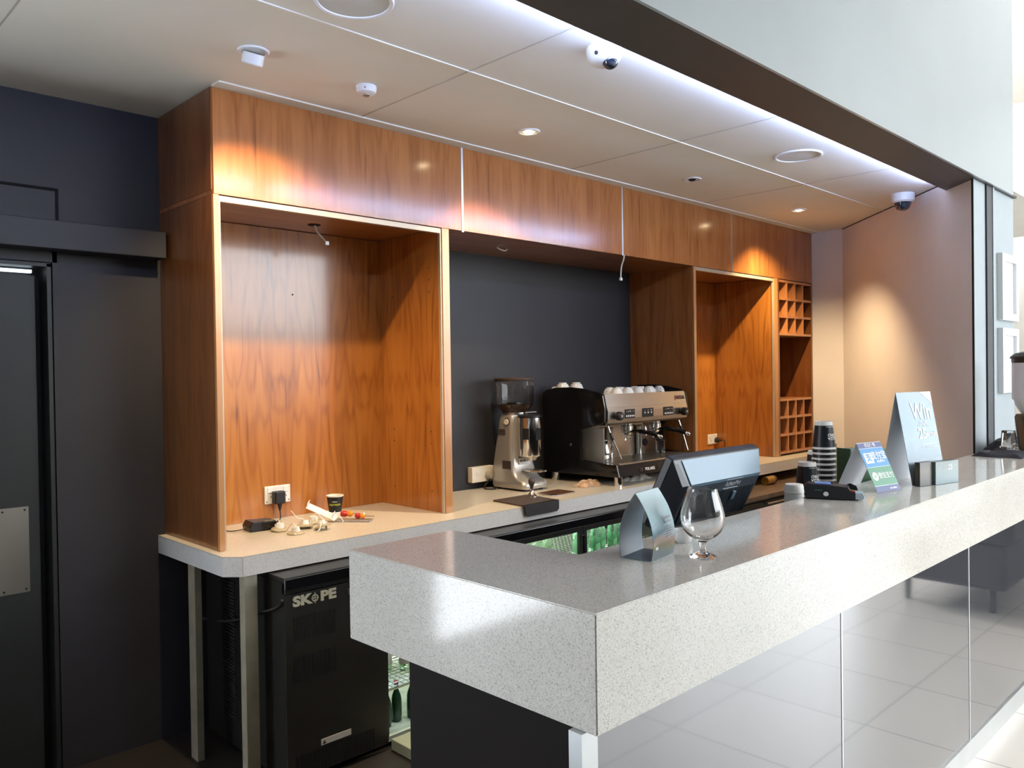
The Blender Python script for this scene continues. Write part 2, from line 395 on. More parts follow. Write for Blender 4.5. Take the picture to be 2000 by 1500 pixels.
# ceiling beads and joints
bm = BM()
box(bm, -3, 6.2, 2.276, 2.284, ZC-.004, ZC+.002); struct('trim_1', bm, 'bead')
bm = BM()
for x in (.66, 2.035, 3.425, 4.79): box(bm, x-.003, x+.003, 1.69, 3.02, ZC-.0015, ZC+.001)
struct('trim_2', bm, 'groove')
bm = BM(); box(bm, X0, X5, 2.995, YC-.001, ZC-.006, ZC+.001); struct('trim_3', bm, 'ceiling')
# back wall with the doorway opening on the left
bm = BM()
box(bm, .952, 8.2, YB, YB+.14, 0, ZC); box(bm, -3, .952, YB, YB+.14, 2.04, ZC)
struct('wall_back', bm, 'dark_wall')
bm = BM(); box(bm, .935, .95, YB-.012, YB+.12, 0, 2.05); box(bm, -1, .95, YB-.012, YB+.12, 2.038, 2.052); struct('trim_4', bm, 'dark_door')   # door lining
bm = BM(); box(bm, .955, .972, YB-.016, YB, 0, 2.10); box(bm, -1, .972, YB-.016, YB, 2.056, 2.10); struct('trim_5', bm, 'dark_wall')      # architrave
struct('trim_6', B(-3, 1.372, 3.50, YB, 2.099, 2.211, bev=.003), 'dark_wall')         # boxed rail over the door
bm = BM(); box(bm, -1, .985, YB-.004, YB+.0, 2.211, 2.357); struct('trim_7', bm, 'dark_wall')  # raised hatch panel
bm = BM(); box(bm, -1, .985, YB-.006, YB, 2.345, 2.357); box(bm, .973, .985, YB-.006, YB, 2.211, 2.345); struct('trim_8', bm, 'slot')
d = bpy.data.objects.new('door_1', None); COL.objects.link(d); d.location = (0, YB+.05, 0); d['kind'] = 'structure'; d['label'] = 'dark green-grey service door with a steel push plate'
obj('door_leaf', B(-.05, .905, YB+.045, YB+.09, .01, 2.005), 'dark_door', d)
pp = obj('push_plate', B(-.05, .866, YB+.042, YB+.045, .742, 1.083), 'steel', d, label='brushed steel push plate')
bm = BM()
for x in (.775, .852):
    for z in (.755, 1.07): lathe(bm, [(.004, 0), (.004, .002)], seg=10, mtx=Matrix.Translation((x, YB+.0415, z)) @ Matrix.Rotation(PI/2, 4, 'X'))
obj('screw', bm, 'black_screw', pp)
struct('door_gap_glow', B(-.05, .90, YB+.06, YB+.08, 2.018, 2.030), 'gap_emit')  # glowing strip stands in for light leaking over the door
bm = BM(); box(bm, -.6, .952, YB+.10, YB+.14, 0, 2.04); struct('wall_corridor', bm, 'dark_wall')
# right hand end: short return and the angled wall  (X - Y = 3.745)
def slab_wall(x0, y0, x1, y1, z0, z1, t):
    d = Vector((x1-x0, y1-y0, 0)).normalized(); n = Vector((d.y, -d.x, 0))*t
    bm = BM()
    lo = [(x0, y0), (x1, y1), (x1+n.x, y1+n.y), (x0+n.x, y0+n.y)]
    return prism(bm, lo, 'Z', z0, z1)
struct('wall_right', slab_wall(6.55, 3.61, 6.55, 2.805, 0, ZC, -.1), 'strip')
struct('wall_angled', prism(BM(), [(6.55, 2.805), (5.2162, 1.4712), (5.41, 1.4712), (6.744, 2.805)], 'Z', 0, ZC-.004), 'beige')
bm = slab_wall(6.547, 2.805, 5.43, 1.688, ZC-.006, ZC+.0, -.004); struct('trim_10', bm, 'slot')
# pillar face (plane of the bulkhead)
bm = BM(); prism(bm, [(5.207, 1.4615), (6.03, 1.4615), (6.03, 1.95), (5.90, 1.95), (5.42, 1.4705), (5.216, 1.4705)], 'Z', 0, ZS); struct('wall_pillar', bm, 'pillar')
struct('trim_11', B(5.425, 5.537, 1.452, 1.461, 0, ZS), 'pillar_dark')
struct('trim_12', B(5.537, 5.565, 1.448, 1.461, 0, ZS), 'pillar')
struct('trim_13', B(5.2005, 5.2065, 1.464, 1.472, 0, ZS), 'slot')
# bulkhead: dark soffit board and tall white panel above it
struct('trim_14', prism(BM(), [(-3, YSF), (6.03, YSF), (6.03, 1.60), (5.35, 1.60), (5.425, YSB), (-3, YSB)], 'Z', ZS, ZS+.014), 'soffit')
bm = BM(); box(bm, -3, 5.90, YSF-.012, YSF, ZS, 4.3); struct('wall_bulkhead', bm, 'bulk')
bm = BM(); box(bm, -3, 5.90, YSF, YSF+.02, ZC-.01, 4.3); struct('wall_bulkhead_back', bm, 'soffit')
# atrium in front of the bar
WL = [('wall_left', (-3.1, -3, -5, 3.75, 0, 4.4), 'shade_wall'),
      ('wall_far', (9.6, 9.7, -1.9, 3.9, 0, 4.4), 'atrium'), ('ceiling_atrium', (-3, 9.6, -5, 1.44, 4.3, 4.4), 'atrium'),
      ('wall_far_back', (6.6, 9.6, 3.75, 3.85, 0, 4.4), 'atrium')]
for n, b, m in WL: struct(n, B(*b), m)
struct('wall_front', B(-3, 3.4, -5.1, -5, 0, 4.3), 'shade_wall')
struct('wall_front_sill', B(3.4, 9.6, -5.1, -5, 0, 2.25), 'atrium')
struct('ceiling_passage', B(5.93, 9.6, 1.4405, 3.75, 4.3, 4.4), 'atrium')
# window mullions
def window(name, boxes):
    w = bpy.data.objects.new(name, None); COL.objects.link(w); w['kind'] = 'structure'
    bm = BM()
    for b in boxes: box(bm, *b)
    obj('window_frame', bm, 'alu', w)
window('window_1', [(x-.03, x+.03, -5.06, -5.0, 2.25, 4.3) for x in (3.43, 5.5, 7.5, 9.55)]+[(3.4, 9.6, -5.06, -5.0, 2.25, 2.31), (3.4, 9.6, -5.06, -5.0, 4.22, 4.3)])
window('window_2', [(9.6, 9.66, y-.03, y+.03, 0, 4.3) for y in (-4.97, -3.45, -1.93)]+[(9.6, 9.66, -5, -1.9, 4.22, 4.3), (9.6, 9.66, -5, -1.9, 2.4, 2.46)])

# LED cove on top of the soffit board
led = thing('cove_light', 'blue-white light strip glowing in the gap between dark soffit and cream ceiling', 'light strip', (3.2, 1.655, ZS+.014))
obj('light_strip', B(-2.9, 5.38, 1.650, 1.668, ZS+.0142, ZS+.020), 'led_emit', led)
l = bpy.data.lights.new('strip_light', 'AREA'); l.shape = 'RECTANGLE'; l.size = 8.2; l.size_y = .012; l.color = COOL; l.energy = LED_W
lo = bpy.data.objects.new('strip_light', l); COL.objects.link(lo); lo.parent = led; lo.location = (1.24-3.2, .006, .010)
lo.rotation_euler = (PI-math.radians(28), 0, 0)

# ------------------------------------------------------------------ overhead cupboards
def cupboard(x0, x1, label, left_end=False):
    t = thing('overhead_cupboard', label, 'cupboard', ((x0+x1)/2, YB-.02, ZF), group='wooden overhead cupboards')
    g = .0025
    obj('door_panel', B(x0+g, x1-g, YC, YC+.018, ZF, ZC-.004, bev=.0012, seg=1), 'wood_fascia', t)
    obj('underside', B(x0+g, x1-g, YC+.018, YB-.002, ZF+.002, ZF+.02), 'wood_h', t)
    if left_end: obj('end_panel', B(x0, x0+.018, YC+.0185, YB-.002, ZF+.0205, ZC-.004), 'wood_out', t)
    return t
CX = [X0, 2.672, 3.972, 5.262, X5]
cl = ['long wooden overhead cupboard at the left end, with the exposed end panel', 'wooden overhead cupboard above the coffee grinder, second from left',
      'wooden overhead cupboard above the espresso machine, third from left', 'wooden overhead cupboard at the right end above the bottle rack']
CUPB = [cupboard(CX[i], CX[i+1], cl[i], i == 0) for i in range(4)]
for i in (1, 2, 3):
    obj('joint_strip', B(CX[i]-.0065, CX[i]+.0065, YC-.003, YC-.0002, ZF-.006, ZC-.006), 'alu', CUPB[i], label='silver joint strip')

# ------------------------------------------------------------------ tall open niche cabinets
def niche(x0, x1, name_label, wl, wr, wood_side):
    t = thing('open_display_cabinet', name_label, 'cabinet', ((x0+x1)/2, (YC+YB)/2, ZT), group='tall open wooden display cabinets')
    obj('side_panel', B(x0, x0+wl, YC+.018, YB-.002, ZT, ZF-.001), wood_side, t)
    obj('side_panel', B(x1-wr, x1, YC+.018, YB-.002, ZT, ZF-.001), 'wood', t)
    obj('front_post', B(x0, x0+wl, YC, YC+.0175, ZT, ZF-.001, bev=.001, seg=1), 'edge', t, label='paler timber edge post')
    obj('front_post', B(x1-wr, x1, YC, YC+.0175, ZT, ZF-.001, bev=.001, seg=1), 'edge', t, label='paler timber edge post')
    obj('back_panel', B(x0+wl, x1-wr, YB-.012, YB-.002, ZT, ZF-.001), 'wood_fig' if x0 < 2 else 'wood', t)
    obj('door_track', B(x0+wl, x1-wr, YC+.006, YC+.03, ZF-.026, ZF-.003), 'alu_t', t, label='aluminium door track')
    obj('guide_strip', B(x1-wr-.008, x1-wr, YC+.006, YC+.022, ZT, ZF-.026), 'alu_t', t, label='pale guide strip')
    obj('guide_strip', B(x0+wl, x0+wl+.008, YC+.006, YC+.022, ZT, ZF-.026), 'alu_t', t, label='pale guide strip')
    return t
M['alu_t'] = mat('champagne_aluminium_track', (.48, .40, .30), .45, .3, var=.04)
NL = niche(X0, X1, 'large open wooden cabinet with strongly figured back, above the loose parts on the left worktop', .022, .045, 'wood_out')
NR = niche(X2, 5.945, 'narrower-looking open wooden cabinet right of the espresso machine, beside the bottle rack', .03, .05, 'wood_side')
# pin holes in the left cabinet
for z in (2.12, 2.06, 2.0, 1.3, 1.24, 1.0):
    for y in (3.17, 3.48): obj('shelf_pin_hole', lathe(BM(), [(.004, 0), (.004, .002)], seg=8, mtx=Matrix.Translation((X1-.045-.0021, y, z)) @ Matrix.Rotation(PI/2, 4, 'Y')), 'steel_dark', NL)
for x, z in ((1.62, 1.93), (2.02, 1.99), (1.63, 1.74)): obj('screw_hole', lathe(BM(), [(.004, 0), (.004, .002)], seg=8, mtx=Matrix.Translation((x, YB-.0125, z)) @ Matrix.Rotation(PI/2, 4, 'X')), 'slot', NL)

# bottle rack
rk = thing('bottle_rack', 'wooden bottle rack with square pigeonholes at the far right end of the cabinets', 'rack', (6.25, 3.33, ZT))
rx0, rx1 = 5.9455, X5-.002
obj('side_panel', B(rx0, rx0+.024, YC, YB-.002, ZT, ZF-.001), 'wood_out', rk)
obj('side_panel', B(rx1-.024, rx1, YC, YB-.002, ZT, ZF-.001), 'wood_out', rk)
obj('back_panel', B(rx0+.024, rx1-.024, YB-.012, YB-.002, ZT, ZF-.001), 'wood', rk)
def pigeon(z0, z1):
    bm = BM(); n = 4
    for k in range(4):
        z = z0+(z1-z0)*k/3; box(bm, rx0+.024, rx1-.024, YC+.002, YB-.013, z-.009, z+.009)
    w = (rx1-rx0-.048)/n
    for k in range(1, n):
        x = rx0+.024+w*k
        for r in range(3):
            za = z0+(z1-z0)*r/3+.0092; zb = z0+(z1-z0)*(r+1)/3-.0092
            box(bm, x-.008, x+.008, YC+.003, YB-.013, za, zb)
    obj('pigeonhole_grid', bm, 'wood_rack', rk)
M['wood_rack'] = wood('teak_rack_timber', (.50, .22, .08), (.42, .165, .052), (.28, .09, .028), rough=.35, leaf=.09, off=.6)
pigeon(.925, 1.345); pigeon(1.868, 2.29)

# ------------------------------------------------------------------ back worktop
wt = thing('back_worktop', 'long speckled beige laminate worktop running under the wooden cabinets, on steel legs', 'worktop', (3.9, 3.25, 0))
xl, yf = 1.353, 2.915
obj('top', prism(BM(), [(xl, YB-.002), (xl, 2.975), (xl+.055, yf+.004), (6.53, yf), (6.545, yf), (6.545, YB-.002)], 'Z', ZT-.006, ZT-.0005), 'laminate', wt)
obj('edge_band', prism(BM(), [(xl, YB-.002), (xl, 2.975), (xl+.055, yf+.004), (6.53, yf), (6.545, yf), (6.545, YB-.002)], 'Z', .822, ZT-.0061), 'laminate_edge', wt, label='grey speckled front edge')
bm = BM(); tube(bm, [(xl+.055, yf+.002, .823), (xl+.055, yf+.002, ZT-.007)], .0012, 6); obj('corner_joint', bm, 'groove', wt)
obj('leg', B(1.420, 1.472, 2.932, 2.975, 0, .822), 'steel_leg', wt)
obj('leg', B(1.375, 1.403, 3.285, 3.35, 0, .822), 'steel_leg', wt)

# ------------------------------------------------------------------ bar counter
bar = thing('bar_counter', 'long bar with thick pale speckled stone top and glossy grey front panels', 'bar', (3.5, 1.2, 0))
XE = 5.70
poly = [(XA, Y1), (XE, Y1), (XE, 1.40), (5.12, 1.372), (5.08, Y3), (XB, Y3), (XB, Y2), (XA, Y2)]
bm = prism(BM(), poly, 'Z', ZBB, ZBAR)
bmesh.ops.bevel(bm, geom=bm.edges[:], offset=.0025, segments=2, affect='EDGES')
obj('stone_top', bm, 'stone', bar)
seams = [1.226, 2.372, 3.569, 4.76, 5.66]
for i in range(4):
    p = obj('front_panel', B(seams[i]+.005, seams[i+1]-.005, YPAN, YPAN+.012, .085, ZBB-.0005), 'front_panel', bar)
for x in seams[1:-1]: obj('panel_joint', B(x-.0045, x+.0045, YPAN-.0015, YPAN+.01, .085, ZBB-.0005), 'alu', bar)
obj('corner_post', B(1.182, 1.2305, YPAN-.004, YPAN+.03, .085, ZBB-.0005), 'alu', bar, label='aluminium corner post')
obj('kick_strip', B(1.182, 5.66, YPAN-.008, YPAN+.006, 0.0, .0845), 'alu', bar)
obj('end_panel', B(1.20, 1.225, YPAN+.031, 1.60, 0, ZBB-.0005), 'end_panel', bar, label='dark brown end panel')
obj('carcass', B(1.228, 5.66, YPAN+.013, 1.34, 0.001, ZBB-.0005), 'end_panel', bar)
obj('work_shelf', B(1.60, 5.05, Y3+.002, 1.68, .982, 1.0), 'end_panel', bar)
obj('shelf_support', B(1.60, 5.05, 1.341, Y3+.0015, .86, .8775), 'end_panel', bar)
for x in (1.7, 2.8, 3.9, 5.0): obj('shelf_bracket', B(x-.015, x+.015, 1.36, 1.66, 0, .982), 'end_panel', bar)

# ------------------------------------------------------------------ fridges under the back worktop
fr = thing('bar_fridge', 'black under-counter fridge with louvred compressor panel and lit glass doors', 'fridge', (2.8, 3.2, 0))
fx0, fx1, fy = 1.516, 4.15, 2.80
obj('body_top', B(fx0, fx1, fy, 3.50, .795, .816, bev=.003), 'black', fr)
obj('side', B(fx0, fx0+.03, fy+.006, 3.50, .03, .7945), 'black', fr)
obj('back', B(fx0+.03, fx1, 3.46, 3.50, .03, .7945), 'fridge_in', fr)
obj('bottom', B(fx0+.03, fx1, fy+.03, 3.46, .018, .040), 'fridge_in', fr)
obj('partition', B(1.985, 2.01, fy+.03, 3.46, .0405, .7945), 'black', fr)
obj('end_side', B(fx1-.03, fx1, fy+.01, 3.46, .0405, .7945), 'black', fr)
obj('header', B(fx0, fx1, fy-.002, fy+.02, .752, .7945, bev=.002), 'black', fr)
cp = obj('compressor_panel', B(fx0, 1.985, fy-.001, fy+.004, .03, .748), 'black_satin', fr, label='satin black louvred compressor panel')
def louvre(x0, x1, z0, z1, n):
    bm = BM()
    for k in range(n):
        x = x0+(x1-x0)*(k+.5)/n; w = (x1-x0)/n*.27
        box(bm, x-w, x+w, fy-.0018, fy-.0008, z0, z1)
    obj('louvre', bm, 'slot', cp)
louvre(1.548, 1.738, .562, .658, 17); louvre(1.546, 1.739, .405, .503, 17); louvre(1.548, 1.915, .035, .118, 34)
obj('badge', text_bm('SK', .052, (1.588, fy-.002, .717), RX, RZ, .002, bold=.0026, sx=1.35), 'txt_silver', cp, label='silver letters SKOPE with a globe-like O')
obj('badge', text_bm('PE', .052, (1.704, fy-.002, .717), RX, RZ, .002, bold=.0026, sx=1.35), 'txt_silver', cp)
bm = BM(); 
lathe(bm, [(.010, 0), (.0145, 0), (.0145, .003), (.010, .003), (.010, 0)], seg=20, cap=False, mtx=Matrix.Translation((1.645, fy-.001, .717)) @ Matrix.Rotation(PI/2, 4, 'X'))
box(bm, 1.6435, 1.6465, fy-.004, fy-.001, .696, .738); box(bm, 1.629, 1.661, fy-.004, fy-.001, .7155, .7185)
obj('badge', bm, 'txt_silver', cp)
wl = obj('warning_label', B(1.662, 1.800, fy-.0024, fy-.001, .128, .152), 'cream_pl', cp, label='pale warning sticker with a triangle')
bm = BM(); prism(bm, [(1.668, .132), (1.684, .132), (1.676, .147)], 'Y', fy-.0030, fy-.0025); obj('triangle', bm, 'txt_black', wl)
obj('switch', B(1.795, 1.803, fy-.008, fy-.001, .700, .722), 'alu', cp)
lid = obj('top_trim', B(fx0-.002, fx1, fy-.008, fy+.0, .77, .812, bev=.003), 'black_gloss', fr)
def fridge_door(x0, x1, name='glass_door'):
    d = obj(name, B(x0, x0+.028, fy-.012, fy+.006, .115, .768), 'black', fr)
    obj('door_rail', B(x1-.028, x1, fy-.012, fy+.006, .115, .768), 'black', d)
    obj('door_rail', B(x0+.028, x1-.028, fy-.012, fy+.006, .745, .768), 'black', d)
    obj('door_rail', B(x0+.028, x1-.028, fy-.012, fy+.006, .115, .135), 'black', d)
    obj('pane', B(x0+.028, x1-.028, fy-.004, fy-.001, .135, .745), 'smoke_glass', d)
    obj('handle', B(x1-.024, x1-.004, fy-.030, fy-.012, .45, .73, bev=.004), 'black_gloss', d)
fridge_door(2.625, 3.245); fridge_door(3.25, 4.14)
obj('tube', B(2.05, 4.10, 2.95, 2.965, .775, .79), 'fridge_emit', fr, label='lit strip lamp')
l = bpy.data.lights.new('fridge_light', 'AREA'); l.shape = 'RECTANGLE'; l.size = 2.0; l.size_y = .03; l.color = (.86, 1, .80); l.energy = 9
lo = bpy.data.objects.new('fridge_light', l); COL.objects.link(lo); lo.parent = fr; lo.location = (3.07-2.8, 2.93-3.2, .772); lo.rotation_euler = (math.radians(12), 0, 0)
for zs in (.225, .56):
    bm = BM()
    for k in range(21): y = fy+.05+k*.03; tube(bm, [(2.012, y, zs), (fx1-.032, y, zs)], .0022, 6)
    for k in range(70):
        x = 2.03+k*.03; tube(bm, [(x, fy+.05, zs+.003), (x, 3.45, zs+.003)], .0014, 5)
    tube(bm, [(2.012, fy+.045, zs+.008), (fx1-.032, fy+.045, zs+.008)], .004, 8)
    obj('wire_shelf', bm, 'chrome', fr)
obj('foot', B(1.56, 4.10, fy+.06, 3.40, 0, .03), 'black', fr)
def bottle(x, y, z, m, label, h=.20, r=.028, first=[None, None, None, None]):
    idx = {'bottle_green': 0, 'bottle_clear': 1, 'bottle_dark': 2}[m]
    if first[idx] is None:
        t = thing('bottle', label, 'bottle', (x, y, z), group='bottles inside the bar fridge')
        obj('glass_body', lathe(BM(), [(0, 0), (r*.9, 0), (r, .005), (r, .115), (r*.85, .135), (r*.42, .165), (r*.38, .19), (r*.45, .192), (r*.45, .197), (0, .197)], seg=18), m, t, local=True, smooth=True)
        obj('cap', lathe(BM(), [(0, .197), (r*.5, .197), (r*.5, .207), (0, .207)], seg=14), {'bottle_green': 'white_pl', 'bottle_clear': 'gold', 'bottle_dark': 'red'}[m], t, local=True)
        obj('paper_label', lathe(BM(), [(r+.0004, .035), (r+.0008, .036), (r+.0008, .095), (r+.0004, .096)], seg=18, cap=False), {'bottle_green': 'bottle_green', 'bottle_clear': 'cream_pl', 'bottle_dark': 'bottle_dark'}[m], t, local=True, smooth=True)
        first[idx] = t
        if m == 'bottle_dark': t.scale = (.8, .8, .85)
    else:
        t = copy_tree(first[idx]); t.location = (x, y, z); t['label'] = label
    return t
OL = ['first', 'second', 'third', 'fourth', 'fifth', 'sixth']
for i, x in enumerate((2.07, 2.14, 2.21, 2.28)): bottle(x, 2.98+.05*(i % 2), .237, 'bottle_clear', 'pale bottle on the lower wire shelf below the bar overhang, %s from the left' % OL[i])
for i, x in enumerate((2.06, 2.13, 2.20, 2.27, 2.34)): bottle(x, 2.92+.02*(i % 2), .041, 'bottle_dark', 'dark bottle on the fridge floor below the bar overhang, %s from the left' % OL[i])
for i in range(6): bottle(3.33+i*.075, 2.90+.02*(i % 2), .571, 'bottle_green', 'green bottle behind the right glass fridge door, %s from the left' % OL[i])
for i in range(4): bottle(2.86+i*.08, 2.91, .571, 'bottle_clear', 'pale bottle behind the middle glass fridge door, %s from the left' % OL[i])
obj('pale', B(1.99, 2.33, 2.50, 2.79, .002, .05, bev=.004), 'pale_base', None); o = bpy.data.objects['pale']; o.name = 'floor_board'
tag(o, 'pale greenish board lying on the floor in front of the open fridge bay', 'board')
# cable from wall to fridge
bm = tube(BM(), smooth_path([(1.45, 3.45, .55), (1.47, 3.2, .58), (1.492, 2.95, .66), (1.503, 2.84, .70), (1.506, 2.80, .735)]), .005, 8)
tag(obj('power_cable', bm, 'rubber', smooth=True), 'black cable sagging along the side of the bar fridge', 'cable')
# ribbed grille at the fridge's side
bm = BM()
for k in range(44): box(bm, fx0-.004, fx0-.0005, 3.22, 3.34, .14+k*.0145, .146+k*.0145)
obj('side_grille', bm, 'rubber', fr)

# low steel bench right of the fridge
lb = thing('low_service_bench', 'low steel bench with a painted brown reflection under the worktop beyond the till', 'bench', (5.35, 3.0, 0))
obj('bench_top', B(4.25, 6.3, 2.66, 3.55, .722, .752, bev=.002), 'bench', lb) if False else None
M['bench'] = mat('brown_reflection_steel', (.17, .115, .075), .3, .35, var=.25, vs=12)  # brown reflection put into the steel's base colour
obj('bench_top', B(4.25, 6.35, 2.66, 3.55, .722, .752, bev=.002), 'bench', lb)
obj('bench_body', B(4.27, 6.33, 2.70, 3.55, .02, .7215), 'black', lb)
obj('bench_door', B(4.30, 5.30, 2.685, 2.70, .08, .70), 'black_satin', lb); obj('bench_door', B(5.32, 6.31, 2.685, 2.70, .08, .70), 'black_satin', lb)
bm = BM()
for x in (5.02, 5.45): tube(bm, smooth_path([(x, 2.685, .69), (x, 2.655, .69), (x+.35, 2.655, .69), (x+.35, 2.685, .69)], 4), .006, 8)
obj('handle', bm, 'steel', lb)
t = thing('brass_tin', 'small brassy yellow tin lying on the low steel bench', 'tin', (5.42, 2.86, .752))
obj('tin_body', lathe(BM(), [(0, 0), (.03, 0), (.03, .11), (0, .11)], seg=20, mtx=Matrix.Translation((5.37, 2.88, .783)) @ Matrix.Rotation(PI/2, 4, 'Y')), 'gold', t, smooth=True)
obj('tin_lid', lathe(BM(), [(0, 0), (.0315, 0), (.0315, .015), (0, .015)], seg=20, mtx=Matrix.Translation((5.48, 2.88, .783)) @ Matrix.Rotation(PI/2, 4, 'Y')), 'brown_pl', t, smooth=True)

# ------------------------------------------------------------------ ceiling fittings
def ring(bm, R, r, z0, z1, seg=40, mtx=None):
    return lathe(bm, [(r, z1), (r, z0+.001), (r+.002, z0), (R-.003, z0), (R, z0+.003), (R, z1)], seg=seg, cap=False, mtx=mtx)
def add_spot(parent, loc, target, power, cone=84, blend=.85, r=.018):
    l = bpy.data.lights.new('spot_beam', 'SPOT'); l.energy = power; l.color = WARM; l.spot_size = math.radians(cone); l.spot_blend = blend; l.shadow_soft_size = r
    o = bpy.data.objects.new('spot_beam', l); COL.objects.link(o); o.parent = parent
    o.location = Vector(loc)-parent.location; o.rotation_euler = (Vector(target)-Vector(loc)).to_track_quat('-Z', 'Y').to_euler()
def downlight(x, y, label, lit=True, gimbal=False):
    t = thing('downlight', label, 'ceiling light', (x, y, ZC), group='recessed ceiling lights')
    obj('trim_ring', ring(BM(), .054, .040, -.006, 0), 'white', t, local=True, smooth=True)
    if gimbal:
        tl = Matrix.Rotation(math.radians(24), 4, 'X')
        h = obj('lamp_housing', lathe(BM(), [(.0, .006), (.037, .006), (.037, -.028), (.034, -.032), (.031, -.032), (.031, -.020)], seg=32, cap=False, mtx=Matrix.Translation((0, 0, -.014)) @ tl), 'white_pl', t, local=True, smooth=True)
        obj('lamp_face', lathe(BM(), [(0, -.021), (.031, -.021), (.031, -.019), (0, -.019)], seg=24, mtx=Matrix.Translation((0, 0, -.014)) @ tl), 'warm_emit', h, local=True)
    else:
        obj('lamp_housing', ring(BM(), .038, .024, -.004, -.0005), 'white_pl', t, local=True, smooth=True)
        obj('lamp_face', lathe(BM(), [(0, -.012), (.012, -.0105), (.020, -.006), (.0235, -.001), (0, -.001)], seg=24), 'warm_emit' if lit else 'slot', t, local=True)
    return t
d1 = downlight(1.352, 2.648, 'white swivel downlight tilted out of the ceiling, nearest the left cabinet end', gimbal=True)
add_spot(d1, (1.352, 2.672, ZC-.055), (1.62, 2.98, 1.9), SPOT_W*1.15, cone=95)
d2 = downlight(2.745, 2.661, 'lit round downlight above the coffee grinder'); add_spot(d2, (2.745, 2.661, ZC-.022), (2.80, 2.84, 1.9), SPOT_W, cone=100)
d3 = downlight(4.148, 2.672, 'unlit round downlight with an empty dark centre', lit=False)
d4 = downlight(5.524, 2.678, 'lit round downlight above the bottle rack end'); add_spot(d4, (5.524, 2.678, ZC-.022), (5.66, 2.84, 1.9), SPOT_W*1.45, cone=108)
t = thing('smoke_detector', 'small white ceiling sensor between the two left downlights', 'smoke detector', (1.841, 2.676, ZC))
obj('detector_body', lathe(BM(), [(0, 0), (.040, 0), (.041, -.012), (.038, -.026), (.028, -.031), (0, -.031)], seg=32), 'white_pl', t, local=True, smooth=True)
obj('sensor_cage', lathe(BM(), [(0, -.031), (.014, -.031), (.014, -.037), (.010, -.040), (0, -.040)], seg=20), 'steel', t, local=True, smooth=True)
obj('indicator', lathe(BM(), [(0, 0), (.003, 0), (.003, .002), (0, .002)], seg=10, mtx=Matrix.Translation((-.026, -.030, -.016)) @ Matrix.Rotation(PI/2, 4, 'X')), 'red', t, local=True)
def speaker(x, y, label):
    t = thing('ceiling_speaker', label, 'speaker', (x, y, ZC), group='round flush ceiling speakers')
    obj('rim', ring(BM(), .122, .108, -.008, 0, 56), 'white', t, local=True, smooth=True)
    obj('grille', lathe(BM(), [(0, -.005), (.108, -.004), (.108, -.001), (0, -.001)], seg=48), 'speaker', t, local=True)
speaker(4.125, 2.00, 'large round flush speaker in the ceiling right of the dome camera'); speaker(1.395, 2.085, 'round speaker at the top edge of the picture, cut by the frame')
# dome cameras
t = thing('security_camera', 'white dome security camera on the ceiling beside the glowing strip, nearest the viewer', 'security camera', (2.245, 1.80, ZC), group='ceiling security cameras')
obj('housing', lathe(BM(), [(0, 0), (.062, 0), (.064, -.012), (.060, -.036), (.046, -.056), (.022, -.066), (0, -.068)], seg=40), 'white_pl', t, local=True, smooth=True)
e = obj('lens_dome', lathe(BM(), [(0, -.033), (.016, -.029), (.027, -.017), (.031, 0), (.031, .012)], seg=28, cap=False, mtx=Matrix.Translation((.000, -.026, -.050)) @ Vector((.45, .42, 1)).to_track_quat('Z', 'Y').to_matrix().to_4x4()), 'dome', t, local=True, smooth=True)
obj('microphone', lathe(BM(), [(0, 0), (.007, 0), (.007, .004), (0, .004)], seg=14, mtx=Matrix.Translation((-.057, -.012, -.034)) @ Vector((-.93, -.2, -.35)).to_track_quat('Z', 'Y').to_matrix().to_4x4()), 'dome', t, local=True)
t = thing('security_camera', 'grey dome security camera on the ceiling in the corner by the beige angled wall', 'security camera', (5.56, 1.98, ZC), group='ceiling security cameras')
obj('housing', lathe(BM(), [(0, 0), (.072, 0), (.073, -.010), (.070, -.048), (.060, -.058), (0, -.058)], seg=40), 'white_pl', t, local=True, smooth=True)
obj('lens_dome', lathe(BM(), [(.052, -.057), (.050, -.075), (.038, -.098), (.02, -.108), (0, -.110)], seg=32, cap=False), 'dome', t, local=True, smooth=True)

# loose wires hanging from the undersides
def wire(name_label, pts, plug=True, hole=None):
    t = thing('hanging_wire', name_label, 'wire', pts[0], group='loose lamp wires under the cupboards')
    bm = tube(BM(), smooth_path(pts), .0022, 6); tube(bm, smooth_path([(p[0]+.006, p[1], p[2]+.001) for p in pts]), .0022, 6)
    obj('cord', bm, 'cream_pl', t, smooth=True)
    if plug: e = pts[-1]; obj('connector', B(e[0]-.007, e[0]+.013, e[1]-.007, e[1]+.007, e[2]-.012, e[2]+.006, bev=.002), 'white_pl', t)
    if hole: obj('cutout', lathe(BM(), [(0, -.0015), (.030, -.0015), (.030, 0), (0, 0)], seg=24, cx=hole[0], cy=hole[1], cz=ZF+.0015), 'slot', t)
wire('short pale wire with a connector dangling inside the left cabinet', [(2.03, 3.40, ZF), (2.035, 3.39, ZF-.03), (2.05, 3.37, ZF-.06), (2.062, 3.35, ZF-.085)], hole=(2.03, 3.40))
wire('small loop of wire under the cupboard left of centre', [(3.17, 3.34, ZF), (3.19, 3.33, ZF-.012), (3.225, 3.33, ZF-.014), (3.25, 3.34, ZF)], plug=False)
wire('thin white wire hanging against the dark wall at the right of the middle bay', [(3.972, 3.052, ZF), (3.975, 3.060, ZF-.03), (3.985, 3.085, ZF-.07), (3.996, 3.10, ZF-.14)])

